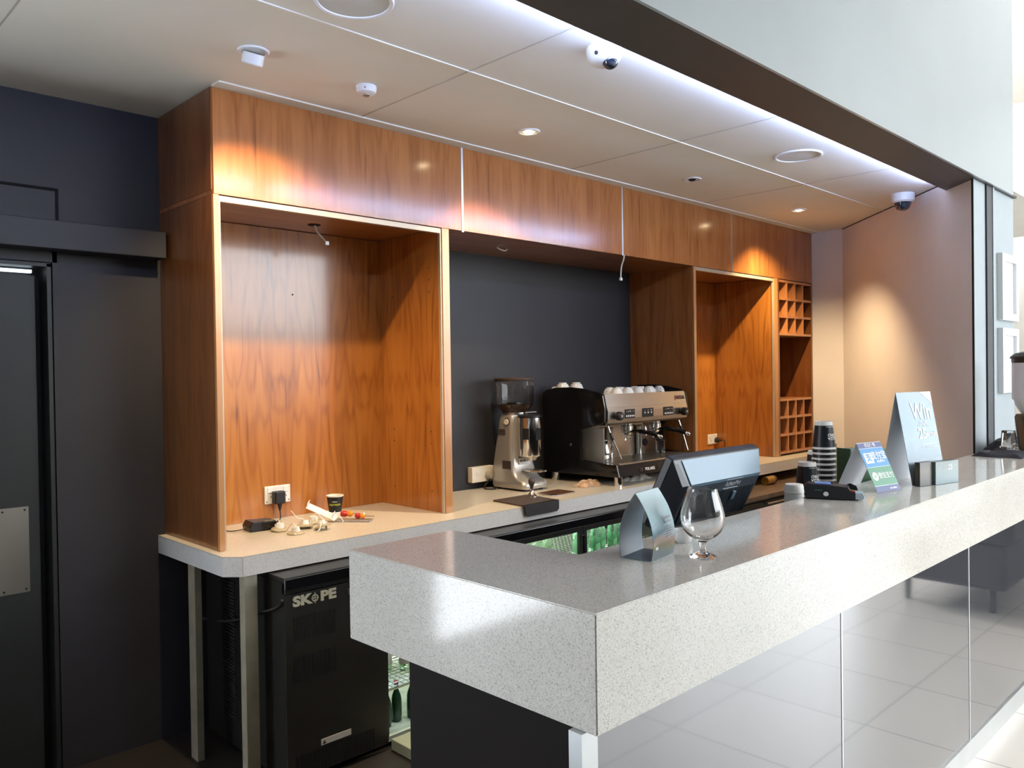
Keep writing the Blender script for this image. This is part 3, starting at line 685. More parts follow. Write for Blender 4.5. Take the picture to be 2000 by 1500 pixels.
# ------------------------------------------------------------------ sockets
def socket(cx, z, w, h, y, label, plug='', depth=.010):
    t = thing('power_socket', label, 'power socket', (cx, y, z), group='double wall sockets')
    obj('face_plate', B(-w/2, w/2, -depth, 0, -h/2, h/2, bev=.004), 'white_pl', t, local=True)
    for s in (-1, 1): obj('rocker_switch', B(s*w*.31-.012, s*w*.31+.012, -depth-.003, -depth+.0002, h*.12, h*.42, bev=.002), 'white', t, local=True)
    bm = BM()
    for s in (-.2, .26):
        for dx, a in ((-.009, .5), (.009, -.5), (0, 0)):
            mt = Matrix.Translation((s*w+dx, -depth-.0006, -h*.10 if dx else -h*.26)) @ Matrix.Rotation(a, 4, 'Y')
            box(bm, -.0012, .0012, -.0004, .0012, -.005, .005, mtx=mt)
    for s in (-.43, .43): lathe(bm, [(.003, 0), (.003, .001)], seg=10, mtx=Matrix.Translation((s*w, -depth-.0002, -h*.36)) @ Matrix.Rotation(PI/2, 4, 'X'))
    obj('socket_slot', bm, 'txt_black', t, local=True)
    return t
YN = YB-.012
socket(1.916, 1.016, .136, .086, YN, 'white double socket in the left cabinet with a black charger plugged in')
t = thing('charger_plug', 'black plug-in charger in the socket of the left cabinet, lead hanging down', 'charger', (1.905, YN-.01, 1.0))
obj('plug_body', B(1.880, 1.935, YN-.055, YN-.0135, .975, 1.035, bev=.006), 'black_pl', t)
obj('plug_neck', lathe(BM(), [(.012, 0), (.008, .02), (.004, .035)], seg=14, mtx=Matrix.Translation((1.912, YN-.035, .975)) @ Matrix.Rotation(PI, 4, 'X')), 'black_pl', t, smooth=True)
obj('lead', tube(BM(), smooth_path([(1.912, YN-.035, .945), (1.914, YN-.036, .920), (1.908, YN-.045, .9045), (1.875, YN-.09, .9035), (1.82, 3.46, .904)]), .0024, 6), 'black_pl', t, smooth=True)
socket(5.833, 1.022, .150, .082, YN, 'white double socket in the right cabinet with a round black plug')
t = thing('round_plug', 'round black plug in the right cabinet socket, cord curling down', 'plug', (5.875, YN-.01, 1.02))
obj('plug_body', lathe(BM(), [(0, 0), (.02, 0), (.022, .012), (.016, .03), (.006, .045), (0, .045)], seg=18, mtx=Matrix.Translation((5.868, YN-.0135, 1.012)) @ Matrix.Rotation(PI/2, 4, 'X')), 'black_pl', t, smooth=True)
obj('lead', tube(BM(), smooth_path([(5.868, YN-.056, 1.010), (5.885, YN-.085, 1.005), (5.895, YN-.08, .95), (5.87, YN-.07, .905)]), .0035, 6), 'black_pl', t, smooth=True)
t = thing('surface_socket', 'boxy white surface-mounted socket on the dark wall left of the grinder, grey plug in it', 'power socket', (3.246, YB, .985))
obj('box_body', B(3.158, 3.335, YB-.042, YB-.0005, .940, 1.032, bev=.004), 'cream_pl', t)
obj('rocker_switch', B(3.19, 3.215, YB-.046, YB-.0415, .985, 1.008, bev=.001), 'white', t)
obj('plug', lathe(BM(), [(0, 0), (.024, 0), (.027, .01), (.022, .03), (0, .034)], seg=22, mtx=Matrix.Translation((3.285, YB-.0425, .980)) @ Matrix.Rotation(PI/2, 4, 'X')), 'plug_grey', t, smooth=True) if 'plug_grey' in M else None
M['plug_grey'] = mat('grey_plug_plastic', (.38, .36, .31), .35)
obj('plug', lathe(BM(), [(0, 0), (.024, 0), (.027, .01), (.022, .03), (0, .034)], seg=22, mtx=Matrix.Translation((3.285, YB-.0425, .980)) @ Matrix.Rotation(PI/2, 4, 'X')), 'plug_grey', t, smooth=True)
tag(obj('grinder_cable', tube(BM(), smooth_path([(3.29, YB-.06, .955), (3.27, YB-.04, .925), (3.235, 3.55, .906), (3.225, 3.50, .9050), (3.262, 3.47, .906)]), .0042, 8), 'black_pl', smooth=True), 'black cable running over the worktop behind the grinder', 'cable')

# ------------------------------------------------------------------ clutter on the left worktop
t = thing('power_adapter', 'small black box adapter on the left worktop below the socket', 'adapter', (1.72, 3.385, ZT), math.radians(-6))
obj('case', prism(BM(), [(-.062, 0), (.058, 0), (.064, .014), (.05, .040), (-.052, .044), (-.066, .022)], 'Y', -.048, .048, bev=.004), 'black_pl', t, local=True)
obj('shoulder', B(-.01, .055, -.052, -.02, .008, .043, bev=.006), 'black_gloss', t, local=True)
obj('lead', tube(BM(), smooth_path([(-.062, .0, .015), (-.10, .01, .006), (-.135, .05, .004), (-.15, .10, .02), (-.16, .14, .004)]), .0024, 6), 'black_pl', t, local=True, smooth=True)
obj('connector', B(.066, .110, .025, .042, .004, .016, bev=.002), 'black_pl', t, local=True)
def paper_cup(t, H=.095, r0=.028, r1=.041, inverted=False, txt=None):
    pr = [(0, .004), (r0-.002, .004), (r0-.002, 0), (r0, 0), (r0+(r1-r0)*.12, H*.12)]
    sl = [(r0+(r1-r0)*.12+.0006, H*.12), (r0+(r1-r0)*.90+.0006, H*.90)]
    mt = Matrix.Translation((0, 0, H)) @ Matrix.Rotation(PI, 4, 'X') if inverted else None
    body = [(0, .004), (r0-.002, .004), (r0-.002, 0), (r0, 0), (r1-.001, H-.004), (r1+.0015, H-.004), (r1+.002, H-.001), (r1, H), (r1-.002, H-.001), (r0-.001, .006), (0, .006)]
    obj('cup_wall', lathe(BM(), body, seg=36, cap=False, mtx=mt), 'cup_white', t, local=True, smooth=True)
    obj('sleeve_print', lathe(BM(), [(r0+(r1-r0)*.14+.0002, H*.14), (r0+(r1-r0)*.14+.0006, H*.141), (r0+(r1-r0)*.92+.0002, H*.919), (r0+(r1-r0)*.92-.0001, H*.92)], seg=36, cap=False, mtx=mt), 'cup_black', t, local=True, smooth=True)
def curved_text(t, s, size, r, zc, ang, m, bold=0, flip=False, sx=1.0, label=None, tilt=0):
    bm = text_bm(s, size, (0, 0, 0), (1, 0, 0), (0, 1, 0), .0002, bold=bold, sx=sx)
    for v in bm.verts:
        x, y, z = v.co
        if flip: x, y = -x, -y
        rr = r+tilt*y; a = ang+x/r
        v.co = Vector((math.cos(a)*(rr+z+.0009), math.sin(a)*(rr+z+.0009), zc+y))
    return obj('cup_print', bm, m, t, local=True, label=label)
t = thing('takeaway_cup', 'black takeaway cup standing upright among the loose parts on the left worktop', 'paper cup', (2.165, 3.475, ZT))
paper_cup(t)
curved_text(t, 'urban', .011, .0365, .066, math.radians(-125), 'txt_white', tilt=.14)
curved_text(t, 'espresso', .017, .0345, .052, math.radians(-125), 'txt_green', bold=.0003, tilt=.14)
obj('swoosh', tube(BM(), smooth_path([(.0345*math.cos(a), .0345*math.sin(a), z) for a, z in ((-1.9, .045), (-1.6, .054), (-1.3, .062), (-1.1, .068))]), .0006, 5), 'txt_green', t, local=True)
# loose downlight fittings
def fitting(x, y, rot, label, tilt=0, tall=False):
    t = thing('loose_light_fitting', label, 'light fitting', (x, y, ZT), rot, 'loose light fittings on the left worktop')
    mt = Matrix.Translation((0, 0, .009+abs(math.sin(tilt))*.036)) @ Matrix.Rotation(tilt, 4, 'X')
    obj('flange', lathe(BM(), [(.020, 0), (.037, -.001), (.038, .003), (.034, .008), (.026, .011), (.020, .010), (.020, 0)], seg=32, cap=False, mtx=Matrix.Translation((0, 0, -.008)) @ mt), 'fit_ring', t, local=True, smooth=True)
    obj('lamp_can', lathe(BM(), [(0, .0), (.0195, .0), (.0195, .012), (.015, .030), (0, .030)], seg=24, mtx=Matrix.Translation((0, 0, -.008)) @ mt), 'white_pl', t, local=True, smooth=True)
    for s in (-1, 1): obj('spring_clip', B(s*.024-.0015, s*.024+.0015, -.006, .006, 0, .034, bev=.0005, seg=1, mtx=None), 'cream_pl', t, local=True)
    obj('cable_tail', tube(BM(), smooth_path([(0, 0, .03), (.01, .01, .045), (.03, .02, .05 if tall else .03), (.05, .03, .075 if tall else .01), (.06, .02, .085 if tall else .003)]), .0022, 6), 'cream_pl', t, local=True, smooth=True)
M['fit_ring'] = mat('yellowed_translucent_rim', (.58, .50, .34), .2, trans=.25, var=.02, coat=.4)
fitting(1.760, 3.285, .4, 'loose light fitting at the left end of the pile beside the black adapter', .1)
fitting(1.775, 3.170, 1.2, 'loose light fitting lying closest to the worktop edge', .0)
fitting(1.870, 3.255, 2.6, 'loose light fitting with its cable tail sticking up', .15, tall=True)
fitting(1.905, 3.165, 3.4, 'ring-shaped loose light fitting in front of the white bracket', .3)
fitting(1.960, 3.335, 4.8, 'loose light fitting at the back of the pile near the cabinet wall', .1)
t = thing('lamp_bracket', 'white bent metal bracket leaning on the paper cup', 'bracket', (2.03, 3.33, ZT))
tl = Matrix.Translation((2.005, 3.335, .946)) @ Matrix.Rotation(math.radians(-48), 4, 'Z') @ Matrix.Rotation(math.radians(24), 4, 'Y') @ Matrix.Rotation(.5, 4, 'X')
obj('bar', B(-.075, .075, -.020, .020, -.002, .002, bev=.001, seg=1, mtx=tl), 'white', t)
obj('flap', B(-.075, -.073, -.012, .012, .0, .030, mtx=tl), 'white', t); obj('flap', B(.055, .057, -.014, .014, 0, .028, mtx=tl), 'white', t)
obj('hook', tube(BM(), smooth_path([(2.035, 3.26, .94), (2.05, 3.25, .925), (2.06, 3.24, .908), (2.045, 3.225, .9065)]), .002, 6), 'cream_pl', t)
t = thing('blister_pack', 'flat clear pack holding the two red and orange handled tools, beside the paper cup', 'tool pack', (2.12, 3.24, ZT), math.radians(-52))
obj('tray', B(-.085, .085, -.035, .035, .0005, .010, bev=.004), 'clear_film', t, local=True) if False else None
obj('backing', B(-.10, .07, -.022, .035, .0005, .006, bev=.002, mtx=None), 'foil', t, local=True) if 'foil' in M else None
M['foil'] = mat('wrinkled_grey_foil', (.45, .44, .44), .3, .6, bump=.5, bs=60)
obj('backing', B(-.085, .085, -.030, .030, .0005, .008, bev=.003), 'foil', t, local=True)
for k, (px, py, rz, lab) in enumerate(((2.135, 3.30, -50, 'red and orange screwdriver handle nearer the paper cup'), (2.150, 3.215, -62, 'red and orange screwdriver handle at the right end of the clutter'))):
    s = thing('screwdriver', lab, 'screwdriver', (px, py, ZT+.009), math.radians(rz), 'two small screwdrivers')
    sc = 1 if k == 0 else .85
    mt = Matrix.Translation((0, 0, .016*sc)) @ Matrix.Rotation(PI/2, 4, 'Y') @ Matrix.Scale(sc, 4)
    obj('handle', lathe(BM(), [(0, -.045), (.010, -.043), (.015, -.034), (.015, -.022), (.011, -.012), (.011, -.008)], seg=20, mtx=mt), 'red', s, local=True, smooth=True)
    obj('grip_collar', lathe(BM(), [(.011, -.008), (.014, -.002), (.013, .010), (.008, .016)], seg=20, mtx=mt), 'orange', s, local=True, smooth=True)
    obj('shaft', lathe(BM(), [(.0028, .016), (.0028, .07), (.002, .075)], seg=10, mtx=mt), 'chrome', s, local=True, smooth=True)

# ------------------------------------------------------------------ tamping mat, tamper, tray
tm = thing('tamping_mat', 'black rubber corner tamping mat folded over the worktop edge', 'mat', (3.05, 3.05, ZT))
obj('mat_top', prism(BM(), [(2.925, 2.90), (3.185, 2.90), (3.20, 3.13), (2.97, 3.15)], 'Z', ZT+.0002, ZT+.008, bev=.002), 'rubber_top', tm) if False else None
M['rubber_top'] = mat('worn_black_rubber', (.055, .038, .030), .5, bump=.2, bs=150)
obj('mat_top', prism(BM(), [(2.920, 2.899), (3.180, 2.899), (3.205, 3.16), (2.945, 3.16)], 'Z', ZT+.0002, ZT+.009, bev=.002), 'rubber_top', tm)
obj('mat_lip', prism(BM(), [(2.920, .909), (3.180, .909), (3.180, .862), (3.165, .850), (2.945, .850), (2.930, .858)], 'Y', 2.897, 2.912), 'rubber', tm)
t = thing('tamper', 'coffee tamper with dark ball handle and chrome base standing on the rubber mat', 'tamper', (3.165, 3.085, ZT+.009))
obj('tamper_base', lathe(BM(), [(0, 0), (.029, 0), (.029, .006), (.022, .010), (.012, .022), (.009, .035), (.0095, .042)], seg=32), 'chrome', t, local=True, smooth=True)
obj('tamper_handle', lathe(BM(), [(.0095, .042), (.009, .050), (.013, .062), (.0185, .078), (.0185, .088), (.013, .099), (0, .104)], seg=28), 'brown_pl', t, local=True, smooth=True)
t = thing('knock_tray', 'flat chrome-rimmed tray with coffee grounds on the worktop in front of the grinder', 'tray', (3.38, 3.10, ZT))
obj('rim', prism(BM(), [(3.29, 3.02), (3.465, 3.03), (3.475, 3.05), (3.475, 3.17), (3.30, 3.17), (3.275, 3.04)], 'Z', ZT+.0005, ZT+.007, bev=.002), 'chrome', t)
obj('grounds', prism(BM(), [(3.298, 3.032), (3.458, 3.040), (3.464, 3.162), (3.306, 3.162)], 'Z', ZT+.0068, ZT+.0085), 'beans', t)

# ------------------------------------------------------------------ coffee grinder
g = thing('coffee_grinder', 'pearl grey coffee grinder with clear bean hopper left of the espresso machine', 'grinder', (3.385, 3.38, ZT))
def body_sections(bm, secs):
    rings = []
    for z, x0, x1, y0, y1, c in secs:
        p = []
        for cx, cy, a0 in ((x1-c, y1-c, 0), (x0+c, y1-c, 90), (x0+c, y0+c, 180), (x1-c, y0+c, 270)):
            for k in range(6):
                a = math.radians(a0+90*k/5); p.append(bm.verts.new((cx+c*math.cos(a), cy+c*math.sin(a), z)))
        rings.append(p)
    n = len(rings[0])
    for A, C in zip(rings, rings[1:]):
        for i in range(n): bm.faces.new((A[i], A[(i+1) % n], C[(i+1) % n], C[i]))
    bm.faces.new(list(reversed(rings[0]))); bm.faces.new(rings[-1]); return bm
obj('body', body_sections(BM(), [(.912, 3.292, 3.492, 3.262, 3.545, .03), (.93, 3.288, 3.496, 3.258, 3.55, .03), (.952, 3.289, 3.495, 3.268, 3.55, .03), (.966, 3.290, 3.494, 3.315, 3.55, .03), (1.0, 3.292, 3.491, 3.352, 3.548, .03), (1.06, 3.296, 3.486, 3.368, 3.544, .03), (1.15, 3.300, 3.478, 3.372, 3.530, .03), (1.28, 3.306, 3.470, 3.375, 3.505, .03), (1.335, 3.310, 3.466, 3.378, 3.495, .028), (1.343, 3.316, 3.460, 3.384, 3.489, .024)]), 'grind_body', g, smooth=True, angle=50)
for x, y in ((3.325, 3.295), (3.46, 3.295), (3.325, 3.51), (3.46, 3.51)): obj('foot', lathe(BM(), [(.012, 0), (.012, .013)], seg=14, cx=x, cy=y, cz=ZT-.0003), 'rubber', g)
obj('collar_ring', lathe(BM(), [(0, 0), (.068, 0), (.070, .004), (.070, .012), (.066, .016), (0, .016)], seg=40, cx=3.388, cy=3.435, cz=1.343), 'chrome', g, smooth=True)
obj('adjust_lever', B(3.40, 3.50, 3.360, 3.372, 1.350, 1.356, bev=.002), 'steel', g)
obj('throat', lathe(BM(), [(.046, 0), (.048, .05), (.046, .055)], seg=32, cx=3.388, cy=3.435, cz=1.359), 'black_pl', g, smooth=True)
hx, hy = 3.388, 3.435
hp = obj('hopper', lathe(BM(), [(.046, .415), (.050, .42), (.106, .492), (.112, .505), (.116, .640), (.114, .640), (.110, .506), (.104, .494), (.047, .421), (.044, .415)], seg=48, cx=hx, cy=hy, cz=ZT+.094-.094, cap=False, mtx=Matrix.Translation((0, 0, 0.0+.095*.0))), 'clear_pl', g, smooth=True)
hp.location = (0, 0, .0+.0)
for v in hp.data.vertices: v.co.z += 0.0
obj('coffee_beans', lathe(BM(), [(0, .423), (.045, .424), (.095, .489), (.098, .497), (.07, .503), (.03, .499), (0, .505)], seg=40, cx=hx, cy=hy, cz=ZT), 'beans', g, smooth=True)
obj('hopper_lid', lathe(BM(), [(0, .640), (.119, .640), (.121, .643), (.121, .656), (.117, .660), (0, .664)], seg=48, cx=hx, cy=hy, cz=ZT), 'brown_pl', g, smooth=True)
for v in bpy.data.objects['hopper'].data.vertices: pass
# doser
dx, dy = 3.392, 3.315
ds = obj('doser', lathe(BM(), [(0, 1.100), (.066, 1.100), (.069, 1.106), (.069, 1.325), (.066, 1.328), (0, 1.328)], seg=56, cx=dx, cy=dy), 'chrome', g, smooth=True, label='polished chrome dosing chamber')
obj('doser_lid', lathe(BM(), [(0, 1.3285), (.071, 1.3285), (.071, 1.337), (.060, 1.342), (0, 1.344)], seg=48, cx=dx, cy=dy), 'black_pl', g, smooth=True)
def wrap_patch(a0, a1, z0, z1, r):
    bm = BM(); n = 10
    for k in range(n):
        a, b = a0+(a1-a0)*k/n, a0+(a1-a0)*(k+1)/n
        v = [bm.verts.new((dx+rr*math.cos(t_), dy+rr*math.sin(t_), z)) for rr in (r, r+.0015) for t_ in (a, b) for z in (z0, z1)]
        for f in ((0, 1, 3, 2), (4, 6, 7, 5), (0, 2, 6, 4), (1, 5, 7, 3)): bm.faces.new([v[i] for i in f])
    return bm
obj('window', wrap_patch(math.radians(-172), math.radians(-140), 1.20, 1.265, .0688), 'slot', ds, label='dark doser window')
obj('window', wrap_patch(math.radians(-105), math.radians(-70), 1.195, 1.265, .0688), 'slot', ds, label='dark doser window')
obj('doser_outlet', lathe(BM(), [(.030, 1.075), (.045, 1.0995)], seg=32, cx=dx, cy=dy-.005), 'steel', g, smooth=True)
obj('portafilter_fork', prism(BM(), [(3.35, 3.275), (3.37, 3.215), (3.385, 3.215), (3.388, 3.25), (3.405, 3.25), (3.41, 3.215), (3.425, 3.215), (3.440, 3.275), (3.42, 3.37), (3.37, 3.37)], 'Z', 1.010, 1.020, bev=.002), 'steel', g)
nt_ = obj('name_label', B(3.345, 3.435, 3.3650, 3.3685, 1.048, 1.085, bev=.0005, seg=1), 'white_pl', g, label='white sticker with handwritten-looking letters')
for v in nt_.data.vertices: v.co.y -= .006
obj('sticker_text', text_bm('MR. GRINDY', .014, (3.390, 3.3585, 1.068), RX, RZ, .0003, bold=.0002), 'txt_black', nt_)
pb = Matrix.Translation((3.304, 3.42, 1.300)) @ Matrix.Rotation(-PI/2, 4, 'Y')
obj('power_button', lathe(BM(), [(0, .006), (.016, .006), (.018, .003), (.018, 0)], seg=24, mtx=pb), 'cream_pl', g, smooth=True)
obj('button_bezel', ring(BM(), .024, .019, 0, .004, 28, mtx=pb @ Matrix.Rotation(PI, 4, 'X')), 'brown_pl', g)
bm = BM()
for z in (1.254, 1.242, 1.230): box(bm, 3.298, 3.303, 3.43, 3.49, z-.0022, z+.0022)
obj('side_vent', bm, 'brown_pl', g)
obj('rating_plate', B(3.2935, 3.2965, 3.38, 3.45, 1.020, 1.072), 'brown_pl', g)

# ------------------------------------------------------------------ espresso machine
e = thing('espresso_machine', 'two-group espresso machine with black side panels and a brushed steel front', 'coffee machine', (4.23, 3.3, ZT))
ex0, ex1 = 3.80, 4.672
side = [(3.565, .950), (2.965, .958), (2.985, 1.030), (3.262, 1.040), (3.270, 1.060), (3.275, 1.215), (3.255, 1.240), (3.09, 1.272), (3.072, 1.285), (3.070, 1.37), (3.085, 1.445), (3.12, 1.462), (3.22, 1.483), (3.34, 1.495), (3.46, 1.492), (3.55, 1.478), (3.58, 1.455), (3.58, 1.0)]
obj('side_panel', prism(BM(), side, 'X', ex0-.014, ex0+.010, bev=.004), 'black_gloss', e, smooth=True, angle=30, label='glossy black left side panel')
obj('side_panel', prism(BM(), side, 'X', ex1-.010, ex1+.014, bev=.004), 'black_gloss', e, smooth=True, angle=30, label='glossy black right side panel')
obj('side_screw', lathe(BM(), [(0, .004), (.008, .003), (.010, 0)], seg=16, mtx=Matrix.Translation((ex0-.0145, 3.345, 1.136)) @ Matrix.Rotation(-PI/2, 4, 'Y')), 'chrome', e)
a, b_ = ex0+.0105, ex1-.0105
obj('base_cabinet', B(a, b_, 2.998, 3.56, .952, 1.026), 'black_gloss', e)
tr = obj('drip_tray', B(a, b_, 2.985, 3.30, 1.0265, 1.034), 'steel', e, label='steel drip tray')
bm = BM()
for k in range(60): x = a+.02+k*(b_-a-.04)/59; box(bm, x-.002, x+.002, 3.01, 3.26, 1.0342, 1.0375)
obj('drip_grate', bm, 'steel', tr)
obj('tray_edge', tube(BM(), [(a, 2.984, 1.033), (b_, 2.984, 1.033)], .005, 10), 'chrome', tr)
obj('base_fascia', prism(BM(), [(2.966, .958), (2.997, .953), (2.997, 1.026), (2.984, 1.026)], 'X', a, b_), 'black_gloss', e)
obj('model_name', text_bm('POLARIS', .026, (4.10, 2.9685, .985), RX, (0, .2, 1), .0008, bold=.0004), 'txt_white', e, label='model lettering')
bm = BM()
for x in (4.01, 4.19): lathe(bm, [(.009, 0), (.011, 0), (.011, .002), (.009, .002), (.009, 0)], seg=18, cap=False, mtx=Matrix.Translation((x, 2.969, .985)) @ Matrix.Rotation(PI/2, 4, 'X'))
obj('base_ring', bm, 'steel_dark', e)
obj('back_splash', B(a, b_, 3.30, 3.315, 1.0345, 1.25), 'steel', e, label='steel backsplash')
obj('inner_cheek', B(a, a+.008, 3.10, 3.30, 1.035, 1.245), 'steel', e)
obj('rear_body', B(a, b_, 3.315, 3.57, 1.03, 1.44), 'black', e)
obj('head_body', B(a, b_, 3.085, 3.315, 1.262, 1.435), 'black', e)
obj('upper_front', prism(BM(), [(3.071, 1.372), (3.087, 1.447), (3.093, 1.447), (3.093, 1.372)], 'X', a, b_), 'steel', e, label='brushed steel upper fascia')
cpn = obj('control_front', prism(BM(), [(3.084, 1.262), (3.068, 1.275), (3.063, 1.30), (3.063, 1.345), (3.070, 1.3715), (3.0845, 1.3715)], 'X', a, b_), 'steel', e, label='brushed steel control fascia')
obj('cup_rail_floor', B(a, b_, 3.093, 3.56, 1.4355, 1.442), 'steel', e)
bm = BM(); box(bm, a, b_, 3.088, 3.094, 1.442, 1.452); obj('cup_rail', bm, 'steel', e)
for x0, x1, n in ((4.005-.03, 4.095-.02, 5), (4.185-.03, 4.27, 3), (4.405-.02, 4.49, 5)):
    kp = obj('keypad', B(x0, x1, 3.0595, 3.0632, 1.298, 1.354, bev=.001, seg=1), 'black_pl', cpn, label='black button keypad')
    bm = BM()
    for k in range(n):
        x = x0+(x1-x0)*(k+.7)/(n+.4); mt = Matrix.Translation((x, 3.0595, 1.312 if n == 5 else 1.326)) @ Matrix.Rotation(PI/2, 4, 'X')
        lathe(bm, [(0, 0), (.0065, 0), (.005, .002), (0, .002)], seg=12, mtx=mt)
    obj('button', bm, 'white_pl', kp)
    bm = BM()
    for k in range(n):
        x = x0+(x1-x0)*(k+.7)/(n+.4); s = .003+.0012*(k % 3); box(bm, x-s, x+s, 3.0590, 3.0596, 1.339, 1.341+.0015*(k % 3))
    obj('symbol', bm, 'txt_white', kp)
for x in (3.885, 4.585):
    kn = obj('steam_knob', lathe(BM(), [(.018, 0), (.018, .008), (.024, .012), (.027, .018), (.026, .042), (.022, .048), (0, .049)], seg=28, mtx=Matrix.Translation((x, 3.063, 1.318)) @ Matrix.Rotation(PI/2, 4, 'X')), 'black_pl', e, smooth=True)
    obj('knob_cap', lathe(BM(), [(0, .049), (.009, .049), (.008, .0505), (0, .051)], seg=18, mtx=Matrix.Translation((x, 3.063, 1.318)) @ Matrix.Rotation(PI/2, 4, 'X')), 'steel', kn)
obj('maker_name', text_bm('WEGA', .034, (4.598, 3.076, 1.410), RX, (0, .2, 1), .0008, bold=.0004), 'txt_black', e, label='maker lettering')
bm = BM()
for k in range(5):
    a_ = PI*.65+k*.35; tube(bm, [(4.556+.010*math.cos(a_), 3.0755, 1.411+.010*math.sin(a_)), (4.556+.021*math.cos(a_+.2), 3.0755+.004*math.sin(a_), 1.411+.021*math.sin(a_+.2))], .0016, 5)
tube(bm, [(4.535, 3.0735, 1.395), (4.545, 3.0745, 1.403), (4.572, 3.077, 1.425)], .0013, 5)
obj('maker_emblem', bm, 'txt_red', e, label='small red emblem')
def group(x):
    gp = obj('brew_group', lathe(BM(), [(0, 1.262), (.034, 1.262), (.034, 1.245), (.040, 1.242), (.041, 1.215), (.036, 1.210), (0, 1.210)], seg=36, cx=x, cy=3.17), 'chrome', e, smooth=True)
    pf = obj('portafilter', lathe(BM(), [(0, 1.2095), (.034, 1.2095), (.034, 1.196), (.026, 1.186), (.010, 1.182), (0, 1.182)], seg=32, cx=x, cy=3.17), 'chrome', gp, smooth=True)
    bm = tube(BM(), smooth_path([(x, 3.17, 1.184), (x, 3.17, 1.172), (x-.022, 3.168, 1.162), (x-.028, 3.166, 1.148)]), .006, 10)
    tube(bm, smooth_path([(x, 3.17, 1.176), (x+.020, 3.168, 1.166), (x+.026, 3.166, 1.150)]), .006, 10)
    obj('spout', bm, 'chrome', gp, smooth=True)
    obj('portafilter_handle', tube(BM(), smooth_path([(x+.006, 3.132, 1.206), (x+.010, 3.08, 1.208), (x+.018, 3.00, 1.200), (x+.026, 2.945, 1.184)]), [.009]*6+[.0135]*6+[.014]*6+[.013], 14), 'black_gloss', gp, smooth=True)
    obj('handle_cap', tube(BM(), [(x+.026, 2.945, 1.184), (x+.030, 2.928, 1.178), (x+.032, 2.922, 1.175)], [.0135, .0135, .009], 14), 'chrome', gp, smooth=True)
group(4.135); group(4.440)
for x in (4.075, 4.385): obj('group_column', lathe(BM(), [(.020, 1.036), (.020, 1.225), (.016, 1.23)], seg=24, cx=x+.02, cy=3.275), 'chrome', e, smooth=True)
for k, (x, s) in enumerate(((3.865, 1), (4.625, .4))):
    obj('steam_wand', tube(BM(), smooth_path([(x, 3.11, 1.262), (x+.004, 3.095, 1.215), (x+.006*s, 3.085, 1.19), (x+.034*s, 3.07, 1.12), (x+.060*s, 3.055, 1.052)]), .0052, 10), 'chrome', e, smooth=True)
    obj('wand_grip', tube(BM(), [(x+.004, 3.094, 1.214), (x+.006*s, 3.085, 1.19), (x+.014*s, 3.08, 1.170)], .0085, 12), 'black_pl', e, smooth=True)
obj('water_spout', tube(BM(), smooth_path([(4.29, 3.16, 1.262), (4.29, 3.14, 1.22), (4.29, 3.135, 1.17)]), .006, 10), 'chrome', e, smooth=True)
obj('gauge', lathe(BM(), [(0, .008), (.022, .008), (.026, .004), (.026, 0)], seg=28, mtx=Matrix.Translation((3.845, 3.2995, 1.085)) @ Matrix.Rotation(PI/2, 4, 'X')), 'white_pl', e, smooth=True, label='round pressure gauge')
obj('gauge', lathe(BM(), [(0, .008), (.022, .008), (.026, .004), (.026, 0)], seg=28, mtx=Matrix.Translation((4.50, 3.2995, 1.105)) @ Matrix.Rotation(PI/2, 4, 'X')), 'black_pl', e, smooth=True, label='round pressure gauge')
obj('switch_block', B(3.825, 3.860, 3.285, 3.2995, 1.145, 1.21, bev=.003), 'black_pl', e)
for x, y in ((3.835, 3.01), (4.63, 3.01), (3.835, 3.52), (4.63, 3.52)): obj('foot', lathe(BM(), [(.026, 0), (.026, .055), (.022, .058)], seg=28, cx=x, cy=y, cz=ZT-.0003), 'chrome', e, smooth=True)
t = thing('glass_beaker', 'small glass beaker standing on the machine drip tray at the right', 'beaker', (4.555, 3.21, 1.0378))
obj('beaker_wall', lathe(BM(), [(0, 0), (.030, 0), (.033, .08), (.0315, .08), (.0285, .003), (0, .003)], seg=28, cap=False), 'glass', t, local=True, smooth=True)
obj('beaker_lid', lathe(BM(), [(0, .0803), (.034, .0803), (.034, .088), (0, .088)], seg=28), 'black_pl', t, local=True, smooth=True)
t = thing('milk_jug', 'shiny steel milk jug standing on the drip tray at the left', 'jug', (3.965, 3.225, 1.0378))
obj('jug_body', lathe(BM(), [(0, 0), (.044, 0), (.048, .01), (.048, .05), (.036, .085), (.037, .112), (.039, .120), (.036, .118), (.034, .085), (0, .02)], seg=36, cap=False), 'chrome', t, local=True, smooth=True)
obj('jug_handle', tube(BM(), smooth_path([(.044, -.01, .02), (.07, -.016, .035), (.072, -.016, .08), (.036, -.008, .098)]), .0035, 8), 'chrome', t, local=True, smooth=True)

